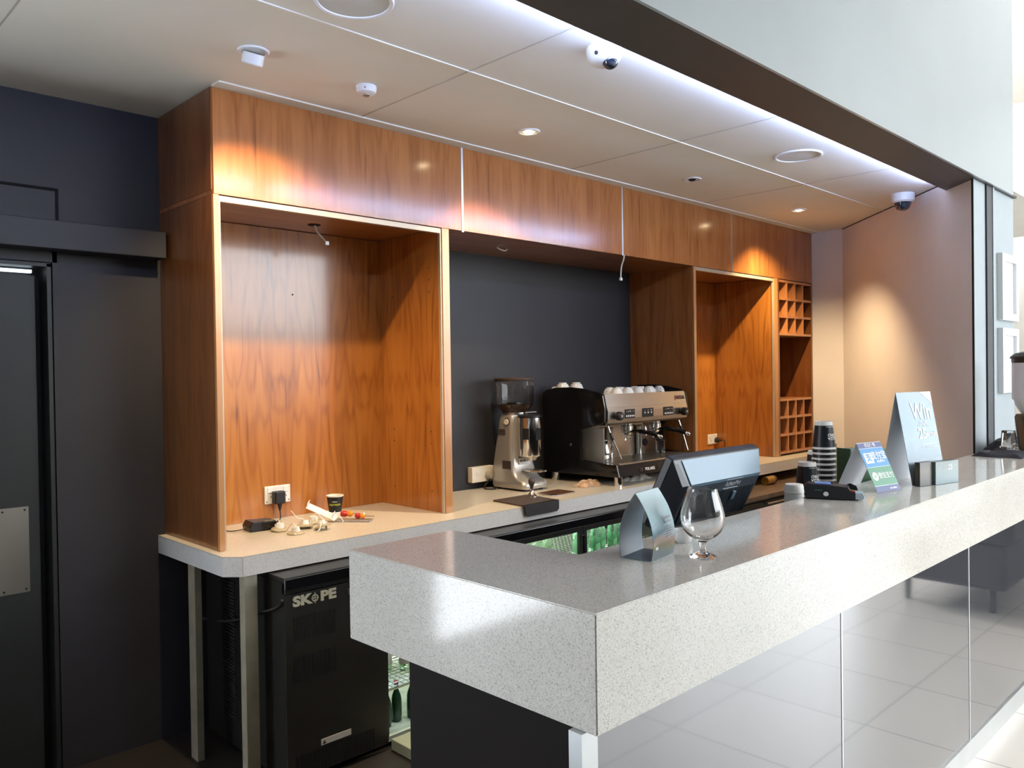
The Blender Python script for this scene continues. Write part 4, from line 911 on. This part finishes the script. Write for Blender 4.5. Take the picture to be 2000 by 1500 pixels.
# cups on top of the machine
def bowl_cup(t, r=.040, h=.046):
    obj('cup_body', lathe(BM(), [(r, 0), (r+.001, .002), (r*.93, h*.45), (r*.66, h*.86), (r*.5, h*.92), (r*.5, h), (r*.42, h), (r*.42, h*.9), (0, h*.9)], seg=32, cap=False), 'china', t, local=True, smooth=True)
    obj('cup_handle', tube(BM(), smooth_path([(r*.95, 0, .012), (r*1.28, 0, .010), (r*1.3, 0, .026), (r*.82, 0, .030)]), .0032, 8), 'china', t, local=True, smooth=True)
CP = [(4.00, 3.145, 0, 'upturned white cup at the front left of the machine top'), (4.10, 3.135, .4, ''), (4.21, 3.14, 2.0, ''), (4.15, 3.225, 1.0, ''), (4.27, 3.215, .2, ''), (4.32, 3.135, 5.8, ''),
      (4.37, 3.23, 1.6, ''), (4.46, 3.225, 2.5, ''), (4.55, 3.215, 4.1, ''), (4.05, 3.24, 3.3, ''), (4.24, 3.315, .9, ''), (4.42, 3.32, 5.1, '')]
c0 = None
for k, (x, y, a_, lab) in enumerate(CP):
    row = 'front' if y < 3.18 else ('middle' if y < 3.28 else 'rear'); rank = sorted(q[0] for q in CP if ('front' if q[1] < 3.18 else ('middle' if q[1] < 3.28 else 'rear')) == row).index(x)
    lab = 'white china cup on the espresso machine, %s in the %s row from the left' % (['first', 'second', 'third', 'fourth', 'fifth', 'sixth'][rank], row) if k else 'upturned white cup at the near left corner of the machine top'
    if c0 is None:
        c0 = thing('espresso_cup', lab, 'cup', (x, y, 1.4422), a_, 'white cups on the espresso machine'); bowl_cup(c0)
    else:
        c = copy_tree(c0); c.location = (x, y, 1.4422); c.rotation_euler = (0, 0, a_); c['label'] = lab
for x, y, lab in ((3.865, 3.475, 'domed upturned white cup at the back left of the machine, nearer the grinder'), (3.975, 3.455, 'domed upturned white cup at the back of the machine, second from the grinder')):
    c = copy_tree(c0); c.location = (x, y, 1.4422); c.rotation_euler = (0, 0, 2.2); c.scale = (1.3, 1.3, 1.75); c['label'] = lab
    c['group'] = 'white cups on the espresso machine'

def rag(cx, cy, sx, sy, h, m, label, seed):
    random.seed(seed); bm = BM()
    ph = [random.random()*6 for _ in range(6)]
    def fn(u, v):
        a = 2*PI*u; rr = math.sin(PI*v/2)
        w = 1+.18*math.sin(5*a+ph[0])+.12*math.sin(9*a+ph[1])
        z = h*(1-rr**2)*(.75+.35*math.sin(7*a+ph[2])*rr+.2*math.sin(11*v+3*a+ph[3]))
        return (cx+sx*rr*w*math.cos(a), cy+sy*rr*w*math.sin(a), ZT+.001+max(z, 0))
    grid_sheet(bm, 48, 12, fn); bmesh.ops.remove_doubles(bm, verts=bm.verts[:], dist=.0006)
    tag(obj('cleaning_rag', bm, m, smooth=True, angle=80), label, 'rag')
rag(3.735, 3.16, .10, .055, .042, 'rag', 'crumpled brown-stained rag pushed under the left side of the espresso machine', 3)
rag(4.12, 3.10, .13, .05, .040, 'rag_grey', 'crumpled pale rag under the middle of the espresso machine', 5)

# ------------------------------------------------------------------ things on the bar
# folded loop-shaped table card
t = thing('table_card', 'curved loop-shaped printed table card standing on the near end of the bar', 'table card', (1.672, 1.222, ZBAR), math.radians(9))
def loop_pts(side):
    return [(side*.042, 0), (side*.046, .02), (side*.048, .05), (side*.043, .085), (side*.030, .120), (side*.012, .150), (0, .166)]
def strip_sheet(pts, x0, x1, th):
    bm = BM(); P = smooth_path([(0, p[0], p[1]) for p in pts], 5)
    prev = None
    for p in P:
        cur = [bm.verts.new((x0, p.y, p.z)), bm.verts.new((x1, p.y, p.z))]
        if prev: bm.faces.new((prev[0], prev[1], cur[1], cur[0]))
        prev = cur
    bmesh.ops.recalc_face_normals(bm, faces=bm.faces[:])
    bmesh.ops.solidify(bm, geom=bm.faces[:], thickness=th); return bm
obj('printed_face', strip_sheet(loop_pts(-1), -.061, .061, .0012), 'tent_print', t, local=True, smooth=True, label='front with lake and mountain print')
obj('rear_face', strip_sheet(loop_pts(1), -.061, .061, .0012), 'tent_in', t, local=True, smooth=True, label='blue-grey plain back')
obj('base_flap', B(-.062, .061, -.042, .044, .0004, .002), 'tent_in', t, local=True)
for i, (s, z, sz) in enumerate((('Lighthouse', .098, .011), ('Win a trip', .088, .009))):
    obj('card_text', text_bm(s, sz, (.028, -.0455+(.004 if z > .09 else .0), z), RX, (0, .18, 1), .0003), 'txt_white', t, local=True)
bm = BM()
for k in range(5): box(bm, .012, .050, -.0505, -.0490, .074-k*.006, .0755-k*.006)
obj('text_line', bm, 'txt_white', t, local=True)
obj('sticker', B(-.050, -.036, -.0488, -.0470, .026, .033, bev=.0005, seg=1), 'txt_white', t, local=True)

# brandy glass
t = thing('brandy_glass', 'empty balloon brandy glass on the bar in front of the till', 'glass', (1.742, 1.104, ZBAR))
out = [(0, .0), (.030, .0005), (.0325, .003), (.028, .007), (.014, .013), (.0085, .020), (.0075, .030), (.009, .038), (.018, .046), (.034, .055), (.047, .070), (.0535, .090), (.0545, .105), (.0510, .125), (.0440, .148), (.0385, .166), (.0370, .174)]
inn = [(.0358, .174), (.0370, .166), (.0425, .148), (.0492, .125), (.0525, .105), (.0515, .090), (.045, .072), (.032, .0585), (.017, .051), (0, .049)]
def refine(p):
    q = smooth_path([(a, 0, b) for a, b in p], 4); return [(max(v.x, 0), v.z) for v in q]
obj('glass_bowl', lathe(BM(), refine(out)+refine(inn), seg=64, cap=False), 'glass', t, local=True, smooth=True, angle=60)
t = thing('ramekin', 'small round white pot behind the brandy glass', 'pot', (1.862, 1.243, ZBAR))
obj('pot_body', lathe(BM(), [(0, 0), (.016, 0), (.025, .008), (.028, .018), (.027, .030), (.025, .034), (.023, .034), (.024, .02), (0, .006)], seg=32, cap=False), 'china', t, local=True, smooth=True)
obj('rim', lathe(BM(), [(.0225, .0342), (.0255, .0342), (.0255, .036), (.0225, .036), (.0225, .0342)], seg=32, cap=False), 'china', t, local=True, smooth=True)

# touch-screen till seen from behind
ps = thing('till_monitor', 'dark point-of-sale touch monitor seen from behind, tilted back, behind the bar top', 'monitor', (2.45, 1.60, 1.0))
TW = .60
def tilt(y, z): # local frame: screen plane leaning; y = thickness towards customer (-Y), z = height along the screen
    th = math.radians(26); return (1.60+.0 - y*math.cos(th) + (z)*math.sin(th)*-1+.10, 1.02 + z*math.cos(th) - y*math.sin(th)*0 )
# outline in the Y-Z plane
prof = [(1.755, 1.010), (1.735, 1.035), (1.610, 1.292), (1.595, 1.300), (1.560, 1.262), (1.520, 1.214), (1.545, 1.13), (1.600, 1.02), (1.62, 1.005)]
hx0, hx1 = 2.262, 2.800
M['pos_black'] = mat('black_till_plastic', (.012, .014, .018), .4)
def poly_body(bm, xl0, xr0, inset):
    """back shell: wide at the screen, narrower at the customer side"""
    return bm
# screen slab
th = math.radians(27)
RT = Matrix.Translation((2.53, 1.66, 1.062)) @ Matrix.Rotation(th, 4, 'X')   # leans top towards the customer (-Y)
W2, HH = .285, .262
sb = obj('screen_slab', B(-W2, W2, -.012, .022, 0, HH, bev=.006, mtx=RT), 'pos_black', ps)
def frustum(bm, x0, x1, z0, z1, ya, X0_, X1_, Z0_, Z1_, yb, mtx):
    A = [bm.verts.new(p) for p in ((x0, ya, z0), (x1, ya, z0), (x1, ya, z1), (x0, ya, z1))]
    C = [bm.verts.new(p) for p in ((X0_, yb, Z0_), (X1_, yb, Z0_), (X1_, yb, Z1_), (X0_, yb, Z1_))]
    bm.faces.new(list(reversed(A))); bm.faces.new(C)
    for i in range(4): bm.faces.new((A[i], A[(i+1) % 4], C[(i+1) % 4], C[i]))
    bmesh.ops.transform(bm, matrix=mtx, verts=A+C); return bm
bk = frustum(BM(), -W2+.003, W2-.003, .003, HH-.003, -.0125, -W2+.055, W2-.030, .02, HH-.075, -.070, RT)
obj('back_shell', bk, 'pos_grey', ps, label='dark blue-grey back shell')
hl = frustum(BM(), -W2+.045, W2-.012, HH-.012, HH-.004, -.0170, -W2+.072, W2-.036, HH-.082, HH-.070, -.0712, RT)  # pale wedge: the highlight on the shell put into shape and colour
obj('painted_highlight', hl, 'pos_light', ps, label='pale silver-blue highlight painted on the top of the back shell')
obj('end_cheek', frustum(BM(), -W2-.001, -W2+.02, .0, HH-.003, -.012, -W2+.02, -W2+.056, .01, HH-.072, -.0705, RT), 'pos_black', ps)
bm = BM()
for k in range(34):
    x = -W2+.075+k*.0128
    if x > W2-.05: break
    box(bm, x, x+.0062, -.0755, -.0713, .03, HH-.118, mtx=RT)
obj('cooling_rib', bm, 'pos_grey', ps)
obj('vent_recess', B(-W2+.068, W2-.045, -.0712, -.0698, .028, HH-.119, mtx=RT), 'slot', ps)
RV = RT.to_3x3()
obj('maker_name', text_bm('AdvanPos', .027, RT @ Vector((.075, -.0712, HH-.098)), RV @ Vector((1, 0, 0)), RV @ Vector((0, 0, 1)), .0006, bold=.0003), 'txt_silver_l', ps) if 'txt_silver_l' in M else None
M['txt_silver_l'] = mat('pale_silver_print', (.50, .54, .58), .35, .3, var=0)
obj('maker_name', text_bm('AdvanPos', .027, RT @ Vector((.075, -.0712, HH-.098)), RV @ Vector((1, 0, 0)), RV @ Vector((.22, 0, 1)), .0006, bold=.0003), 'txt_silver_l', ps, label='pale maker lettering')
bm = BM(); box(bm, .02, .13, -.0722, -.0700, HH-.079, HH-.0775, mtx=RT); box(bm, .02, .12, -.0722, -.0700, HH-.117, HH-.1155, mtx=RT); obj('name_rule', bm, 'txt_silver_l', ps)
obj('stand', prism(BM(), [(1.60, 1.0005), (1.76, 1.0005), (1.75, 1.03), (1.69, 1.10), (1.655, 1.12), (1.63, 1.07)], 'X', 2.42, 2.60, bev=.004), 'pos_black', ps)
obj('stand_base', B(2.36, 2.66, 1.52, 1.675, 1.0002, 1.018, bev=.005), 'pos_black', ps)
obj('card_reader', B(.085, .105, -.084, -.0756, .10, .135, bev=.003, mtx=RT), 'pos_light', ps)

# takeaway cups stacked upside down
def stack(x, y, n, label, lean=(0, 0), group_='stacked black takeaway cups'):
    base = None
    for k in range(n):
        z = 1.0+.0006+k*.0215
        ords = ['topmost', 'second from the top', 'third from the top', 'fourth from the top', 'fifth from the top', 'sixth from the top', 'seventh from the top', 'eighth from the top', 'ninth from the top', 'tenth from the top', 'third from the bottom', 'second from the bottom', 'bottommost']
        lab = label+', '+('bottommost' if k == 0 else ords[n-1-k])
        if base is None:
            base = STK['first']
            c = copy_tree(base)
        else: c = copy_tree(STK['first'])
        c.location = (x+lean[0]*k, y+lean[1]*k, z); c['label'] = lab; c['group'] = group_
        c.rotation_euler = (0, 0, 0)
        if k != n-1:
            for ch in list(c.children):
                if ch.name.startswith('cup_print'): bpy.data.objects.remove(ch)
STK = {}
f = thing('takeaway_cup', 'x', 'paper cup', (0, 0, 0)); paper_cup(f, H=.112, r0=.033, r1=.0455, inverted=True)
ang = math.radians(-118)
curved_text(f, 'PIAZZA', .0155, .0418, .045, ang+.34, 'txt_white', bold=.0004, flip=True, tilt=-.11)
curved_text(f, "D'ORO", .0155, .0402, .059, ang+.34, 'txt_white', bold=.0004, flip=True, tilt=-.11)
curved_text(f, 'great coffee moments', .0065, .0365, .091, ang+.34, 'txt_white', flip=True, tilt=-.11)
STK['first'] = f
stack(3.205, 1.46, 13, 'black takeaway cup upside down in the tall stack', lean=(.0006, .0))
stack(3.287, 1.527, 7, 'black takeaway cup upside down in the stack behind the tall one', group_='stacked black takeaway cups, rear stack')
stack(3.040, 1.45, 6, 'black takeaway cup upside down in the short left stack', group_='stacked black takeaway cups, short stack')
for ch in list(f.children): bpy.data.objects.remove(ch)
bpy.data.objects.remove(f)
t = thing('plastic_cup', 'translucent white cup upside down left of the black paper cups', 'plastic cup', (2.868, 1.42, 1.0005))
t.scale = (1, 1, 1.2)
obj('cup_wall', lathe(BM(), [(.036, 0), (.0375, .003), (.0345, .120), (.032, .128), (0, .128), (0, .126), (.031, .125), (.034, .118), (.0345, .003)], seg=36, cap=False), 'cup_white', t, local=True, smooth=True)
obj('cup_ridge', lathe(BM(), [(.0352, .100), (.0362, .101), (.0360, .105), (.0348, .106)], seg=36, cap=False), 'cup_white', t, local=True, smooth=True)

# green holder behind the cups
t = thing('green_menu_holder', 'dark green open plastic holder between the cup stacks and the wallet sign', 'holder', (3.83, 1.50, 1.0))
obj('front_wall', prism(BM(), [(3.50, 1.47), (3.72, 1.40), (3.722, 1.404), (3.502, 1.474)], 'Z', 1.0003, 1.225), 'green_card', t)
obj('side_wall', prism(BM(), [(3.50, 1.47), (3.57, 1.64), (3.566, 1.642), (3.496, 1.472)], 'Z', 1.0003, 1.235), 'green_card', t)
obj('rear_wall', prism(BM(), [(3.57, 1.64), (3.79, 1.57), (3.792, 1.574), (3.572, 1.644)], 'Z', 1.0003, 1.215), 'green_card', t)
obj('floor_tray', prism(BM(), [(3.503, 1.474), (3.72, 1.405), (3.789, 1.57), (3.57, 1.638)], 'Z', 1.0003, 1.004), 'green_card', t)
t2 = obj('menu_card', prism(BM(), [(3.46, 1.50), (3.50, 1.60), (3.497, 1.601), (3.457, 1.501)], 'Z', 1.0006, 1.262), 'edge_card', None) if 'edge_card' in M else None
M['edge_card'] = mat('olive_card', (.30, .27, .17), .6)
tag(obj('menu_card', prism(BM(), [(3.425, 1.50), (3.475, 1.60), (3.471, 1.602), (3.421, 1.502)], 'Z', 1.0006, 1.262), 'edge_card'), 'thin olive card standing upright between the cups and the green holder', 'card')

# payment terminal
t = thing('payment_terminal', 'long dark card payment terminal lying on the bar beside the cups', 'card terminal', (2.850, 1.262, ZBAR), math.radians(-66))
t.scale = (.82, .88, .95)
prt = [(-.115, 0), (.105, 0), (.118, .012), (.112, .026), (.066, .030), (.058, .050), (-.02, .055), (-.105, .058), (-.120, .045), (-.121, .012)]
obj('case', prism(BM(), [(-.117, .004), (.098, .0008), (.102, .020), (.072, .028), (.060, .050), (-.02, .055), (-.105, .060), (-.120, .048)], 'Y', -.040, .040, bev=.005), 'pos_black', t, local=True)
obj('printer_end', prism(BM(), [(.068, .006), (.118, .006), (.126, .016), (.120, .030), (.070, .040)], 'Y', -.0425, .0425, bev=.004), 'term_blue', t, local=True) if 'term_blue' in M else None
M['term_blue'] = mat('pale_blue_grey_plastic', (.38, .46, .52), .35)
obj('end_block', prism(BM(), [(.088, .005), (.118, .005), (.126, .014), (.120, .028), (.088, .030)], 'Y', -.0425, .0425, bev=.003), 'term_blue', t, local=True, label='pale blue-grey end with card slot')
obj('card_slot', B(.1195, .1252, -.032, .032, .015, .020), 'slot', t, local=True)
obj('cheek', prism(BM(), [(.058, .020), (.105, .020), (.095, .046), (.070, .056), (.056, .052)], 'Y', .036, .041), 'pos_black', t, local=True)
obj('display', B(-.078, -.012, -.030, .020, .0565, .0592, mtx=Matrix.Rotation(math.radians(2.2), 4, 'Y')), 'blue_screen', t, local=True, label='pale blue display')
for k in range(9):
    c = ('red', 'orange', 'ali_green')[k % 3]
    obj('key', B(.066+.007*(k//3), .071+.007*(k//3), -.022+.016*(k % 3), -.012+.016*(k % 3), .027, .036-.001*(k//3), bev=.0015, seg=1), c, t, local=True)
obj('side_logo', lathe(BM(), [(0, 0), (.011, 0), (.011, .0008), (0, .0008)], seg=24, mtx=Matrix.Translation((-.030, -.0402, .022)) @ Matrix.Rotation(PI/2, 4, 'X') @ Matrix.Scale(.75, 4, (0, 1, 0))), 'txt_white', t, local=True)
bm = BM(); box(bm, -.075, -.045, -.0406, -.0400, .034, .0365); obj('side_print', bm, 'ali_green', t, local=True)

# wallet payment tent card
def tent(t, w, d, h, mats, top_shift=0.0, foot=True):
    """A-frame card: front leaf faces -Y"""
    obj('rear_leaf', prism(BM(), [(d/2, 0.0006), (d/2-.0016, .0006), (-.0008, h), (.0008, h)], 'X', -w/2, w/2), 'card_white', t, local=True)
    fl = obj('front_leaf', prism(BM(), [(-d/2, 0.0006), (-d/2+.0016, .0006), (.0004, h), (-.0012, h)], 'X', -w/2, w/2), mats, t, local=True)
    return fl
ax = 3.155
t = thing('wallet_tent_card', 'small white tent card printed with blue and green mobile wallet panels', 'tent card', (3.175, 1.268, ZBAR), math.radians(-12))
aw, ad, ah = .150, .175, .180
al = tent(t, aw, ad, ah, 'card_white')
th_ = math.atan2(ad/2-.0012, ah-.0006); nv = Vector((0, math.sin(th_), math.cos(th_)))   # up along the leaf
uv = Vector((1, 0, 0)); sl = math.hypot(ad/2-.0012, ah-.0006)
base = Vector((0, -ad/2, .0006)); nout = uv.cross(nv)
def leaf_quad(x0, x1, s0, s1, lift=.0006):
    bm = BM(); P = [base+uv*x+nv*s+nout*l_ for l_ in (.0001, lift) for x, s in ((x0, s0), (x1, s0), (x1, s1), (x0, s1))]
    V = [bm.verts.new(p) for p in P]
    for f_ in ((3, 2, 1, 0), (4, 5, 6, 7), (0, 1, 5, 4), (1, 2, 6, 5), (2, 3, 7, 6), (3, 0, 4, 7)): bm.faces.new([V[i] for i in f_])
    return bm
h2 = aw/2
obj('navy_band', leaf_quad(-h2, h2, 0, sl*.115), 'ali_navy', al, local=True); obj('navy_band', leaf_quad(-h2, h2, sl*.885, sl*.99), 'ali_navy', al, local=True)
obj('green_panel', leaf_quad(-h2, h2, sl*.125, sl*.49), 'ali_green', al, local=True); obj('blue_panel', leaf_quad(-h2, h2, sl*.50, sl*.875), 'ali_blue', al, local=True)
def ltxt(s, size, x, k, m='txt_white', bold=.0002, sx=1.0, nm='lettering', par=None):
    obj(nm, text_bm(s, size, base+uv*x+nv*(sl*k)+nout*.0010, uv, nv, .00012, bold=bold, sx=sx), m, par or al, local=True)
ltxt('欢迎使用', .017, 0, .935); ltxt('支付宝', .036, .028, .715, bold=.0006, sx=.85); ltxt('ALIPAY', .014, .028, .60, sx=1.2, bold=.0004)
ltxt('微信支付', .028, .022, .31, sx=.85); ltxt('airwallex', .012, .035, .055)
bm = leaf_quad(-.062, -.014, sl*.575, sl*.785, .00075); obj('wallet_icon', bm, 'txt_white', al, local=True)
ltxt('支', .034, -.038, .685, 'ali_blue', bold=.0008)
bm = lathe(BM(), [(0, 0), (.017, 0), (.017, .00075), (0, .00075)], seg=28)
R3 = Matrix((uv, nv, nout)).transposed().to_4x4(); bmesh.ops.transform(bm, matrix=Matrix.Translation(base+uv*-.045+nv*(sl*.31)) @ R3, verts=bm.verts[:])
obj('chat_icon', bm, 'txt_white', al, local=True)
ltxt('✓', .026, -.045, .31, 'ali_green', bold=.0006)

# tall promotional tent sign
t = thing('promotion_sign', 'tall pale blue A-frame promotion sign reading Win with a leaflet pocket at its foot', 'sign', (3.475, 1.205, ZBAR), math.radians(-13))
w, d_, h = .235, .14, .368
wf = tent(t, w, d_, h, 'win_print')
th_ = math.atan2(d_/2-.0012, h-.0006); nv = Vector((0, math.sin(th_), math.cos(th_))); sl = math.hypot(d_/2-.0012, h-.0006); base = Vector((0, -d_/2, .0006)); nout = uv.cross(nv)
ltxt('Win', .098, .030, .775, bold=.0012, par=wf, nm='headline', sx=.80)
ltxt('one of five', .012, .030, .665, par=wf); ltxt('in our great giveaway', .011, .040, .635, par=wf)
ltxt('25', .058, .012, .535, bold=.001, par=wf); ltxt('Birthday', .028, .076, .530, bold=.0006, par=wf, sx=.8)
bm = leaf_quad(.0, .105, sl*.425, sl*.429, .0008); obj('rule', bm, 'txt_white', wf, local=True)
ltxt('Enter at the counter today', .009, .045, .395, par=wf)
# white corner
bm = BM(); V = [bm.verts.new(base+uv*x+nv*(sl*s)+nout*l_) for l_ in (.0001, .0008) for x, s in ((w/2, .998), (w/2-.075, .998), (w/2, .86))]
bm.faces.new((V[2], V[1], V[0])); bm.faces.new(V[3:]); 
for i in range(3): bm.faces.new((V[i], V[(i+1) % 3], V[3+(i+1) % 3], V[3+i]))
obj('white_corner', bm, 'txt_white', wf, local=True)
lp = thing('leaflet_pocket', 'low printed pocket of blue-grey leaflets at the foot of the tall promotion sign', 'leaflet holder', (3.465, 1.118, ZBAR), math.radians(-13))
obj('dark_end', B(-.125, -.040, -.012, .010, .0006, .095, bev=.001, seg=1), 'dark_print', lp, local=True)
obj('leaflet_front', B(-.035, .125, -.022, .010, .0006, .092, bev=.001, seg=1), 'holder_print', lp, local=True)
obj('lettering', text_bm('Win with', .014, (.015, -.0224, .066), RX, RZ, .0002), 'txt_white', lp, local=True)
obj('lettering', text_bm('25', .030, (.066, -.0224, .066), RX, RZ, .0002, bold=.0004), 'txt_white', lp, local=True)
obj('lettering', text_bm('Birthday', .011, (.096, -.0224, .064), RX, RZ, .0002), 'txt_white', lp, local=True)

# cloth, tumbler and dispenser at the far end of the bar
def cloth(x0, x1, y0, y1, z, h, seed, label):
    random.seed(seed); ph = [random.random()*6 for _ in range(4)]
    def fn(u, v):
        e_ = min(u, 1-u, v, 1-v); k = min(1, e_*7)
        return (x0+(x1-x0)*(u+.02*math.sin(9*v+ph[0])), y0+(y1-y0)*(v+.03*math.sin(7*u+ph[1])), z+.001+h*k*(.75+.25*math.sin(8*u+ph[2])*math.cos(6*v+ph[3])))
    bm = grid_sheet(BM(), 40, 16, fn); tag(obj('folded_cloth', bm, 'cloth', smooth=True, angle=70), label, 'cloth')
cloth(4.66, 5.03, 1.10, 1.335, ZBAR, .022, 2, 'navy-black folded cloth under the upturned tumbler at the far end of the bar')
cloth(5.05, 5.60, 1.29, 1.385, ZBAR, .050, 8, 'second navy-black cloth bunched behind the first, against the pillar')
t = thing('glass_tumbler', 'clear faceted tumbler upside down on the dark cloth at the far end of the bar', 'glass', (4.94, 1.225, ZBAR+.026))
obj('tumbler_wall', lathe(BM(), [(.040, 0), (.041, .002), (.033, .095), (.031, .098), (0, .098), (0, .085), (.028, .084), (.0385, .002)], seg=10, cap=False), 'glass', t, local=True)
M['wh_tr'] = mat('milky_white_tank', (.80, .80, .84), .25, var=.02)
t = thing('drink_dispenser', 'white drink dispenser with dark brown lid and brown striped base at the right edge', 'dispenser', (5.20, 1.150, ZBAR+.0005))
t.scale = (1, 1, 1.08)
obj('base_pot', lathe(BM(), [(0, 0), (.085, 0), (.090, .01), (.100, .10), (.108, .17), (.100, .185), (0, .19)], seg=40), 'stripes', t, local=True, smooth=True)
obj('neck', lathe(BM(), [(0, .1902), (.075, .1902), (.085, .20), (.105, .235), (.112, .26), (0, .26)], seg=40), 'white_pl', t, local=True, smooth=True)
obj('tank', lathe(BM(), [(0, .2602), (.118, .2602), (.120, .27), (.120, .450), (0, .45)], seg=44), 'wh_tr', t, local=True, smooth=True)
obj('lid', lathe(BM(), [(0, .4502), (.118, .4502), (.122, .455), (.122, .470), (.130, .474), (.128, .482), (.105, .500), (.06, .510), (0, .512)], seg=44), 'brown_pl', t, local=True, smooth=True)
t = thing('wire_napkin_holder', 'small dark wire item with a white tag near the angled wall behind the bar end', 'holder', (4.60, 1.50, 1.0)) if False else None

# picture frames on the pillar
for z0, z1, lab, cont in ((1.875, 2.29, 'upper white picture frame hanging on the grey-blue pillar', 'card_white'), (1.42, 1.825, 'lower white picture frame hanging on the grey-blue pillar', 'card_white')):
    t = thing('picture_frame', lab, 'picture', (5.86, 1.47, (z0+z1)/2), group='white picture frames on the pillar')
    x0, x1 = 5.665, 6.025
    bm = BM()
    for b in ((x0, x1, z1-.045, z1), (x0, x1, z0, z0+.045), (x0, x0+.05, z0+.045, z1-.045), (x1-.05, x1, z0+.045, z1-.045)): box(bm, b[0], b[1], 1.431, 1.4610, b[2], b[3])
    obj('frame', bm, 'white', t); obj('picture_card', B(x0+.05, x1-.05, 1.450, 1.4610, z0+.045, z1-.045), cont, t)

# dark sofa facing the bar (it shows in the glossy front panels)
t = thing('lounge_sofa', 'charcoal sofa in front of the bar, mirrored in the glossy bar panels', 'sofa', (6.2, .1, 0))
obj('seat', B(5.72, 7.5, -.10, .62, .16, .45, bev=.03), 'leather', t); obj('backrest', B(5.72, 7.5, .40, .66, .45, .85, bev=.04), 'leather', t)
for x in (5.82, 7.4):
    for y in (0, .52): obj('leg', lathe(BM(), [(.018, 0), (.025, .16)], seg=14, cx=x, cy=y), 'black_pl', t)
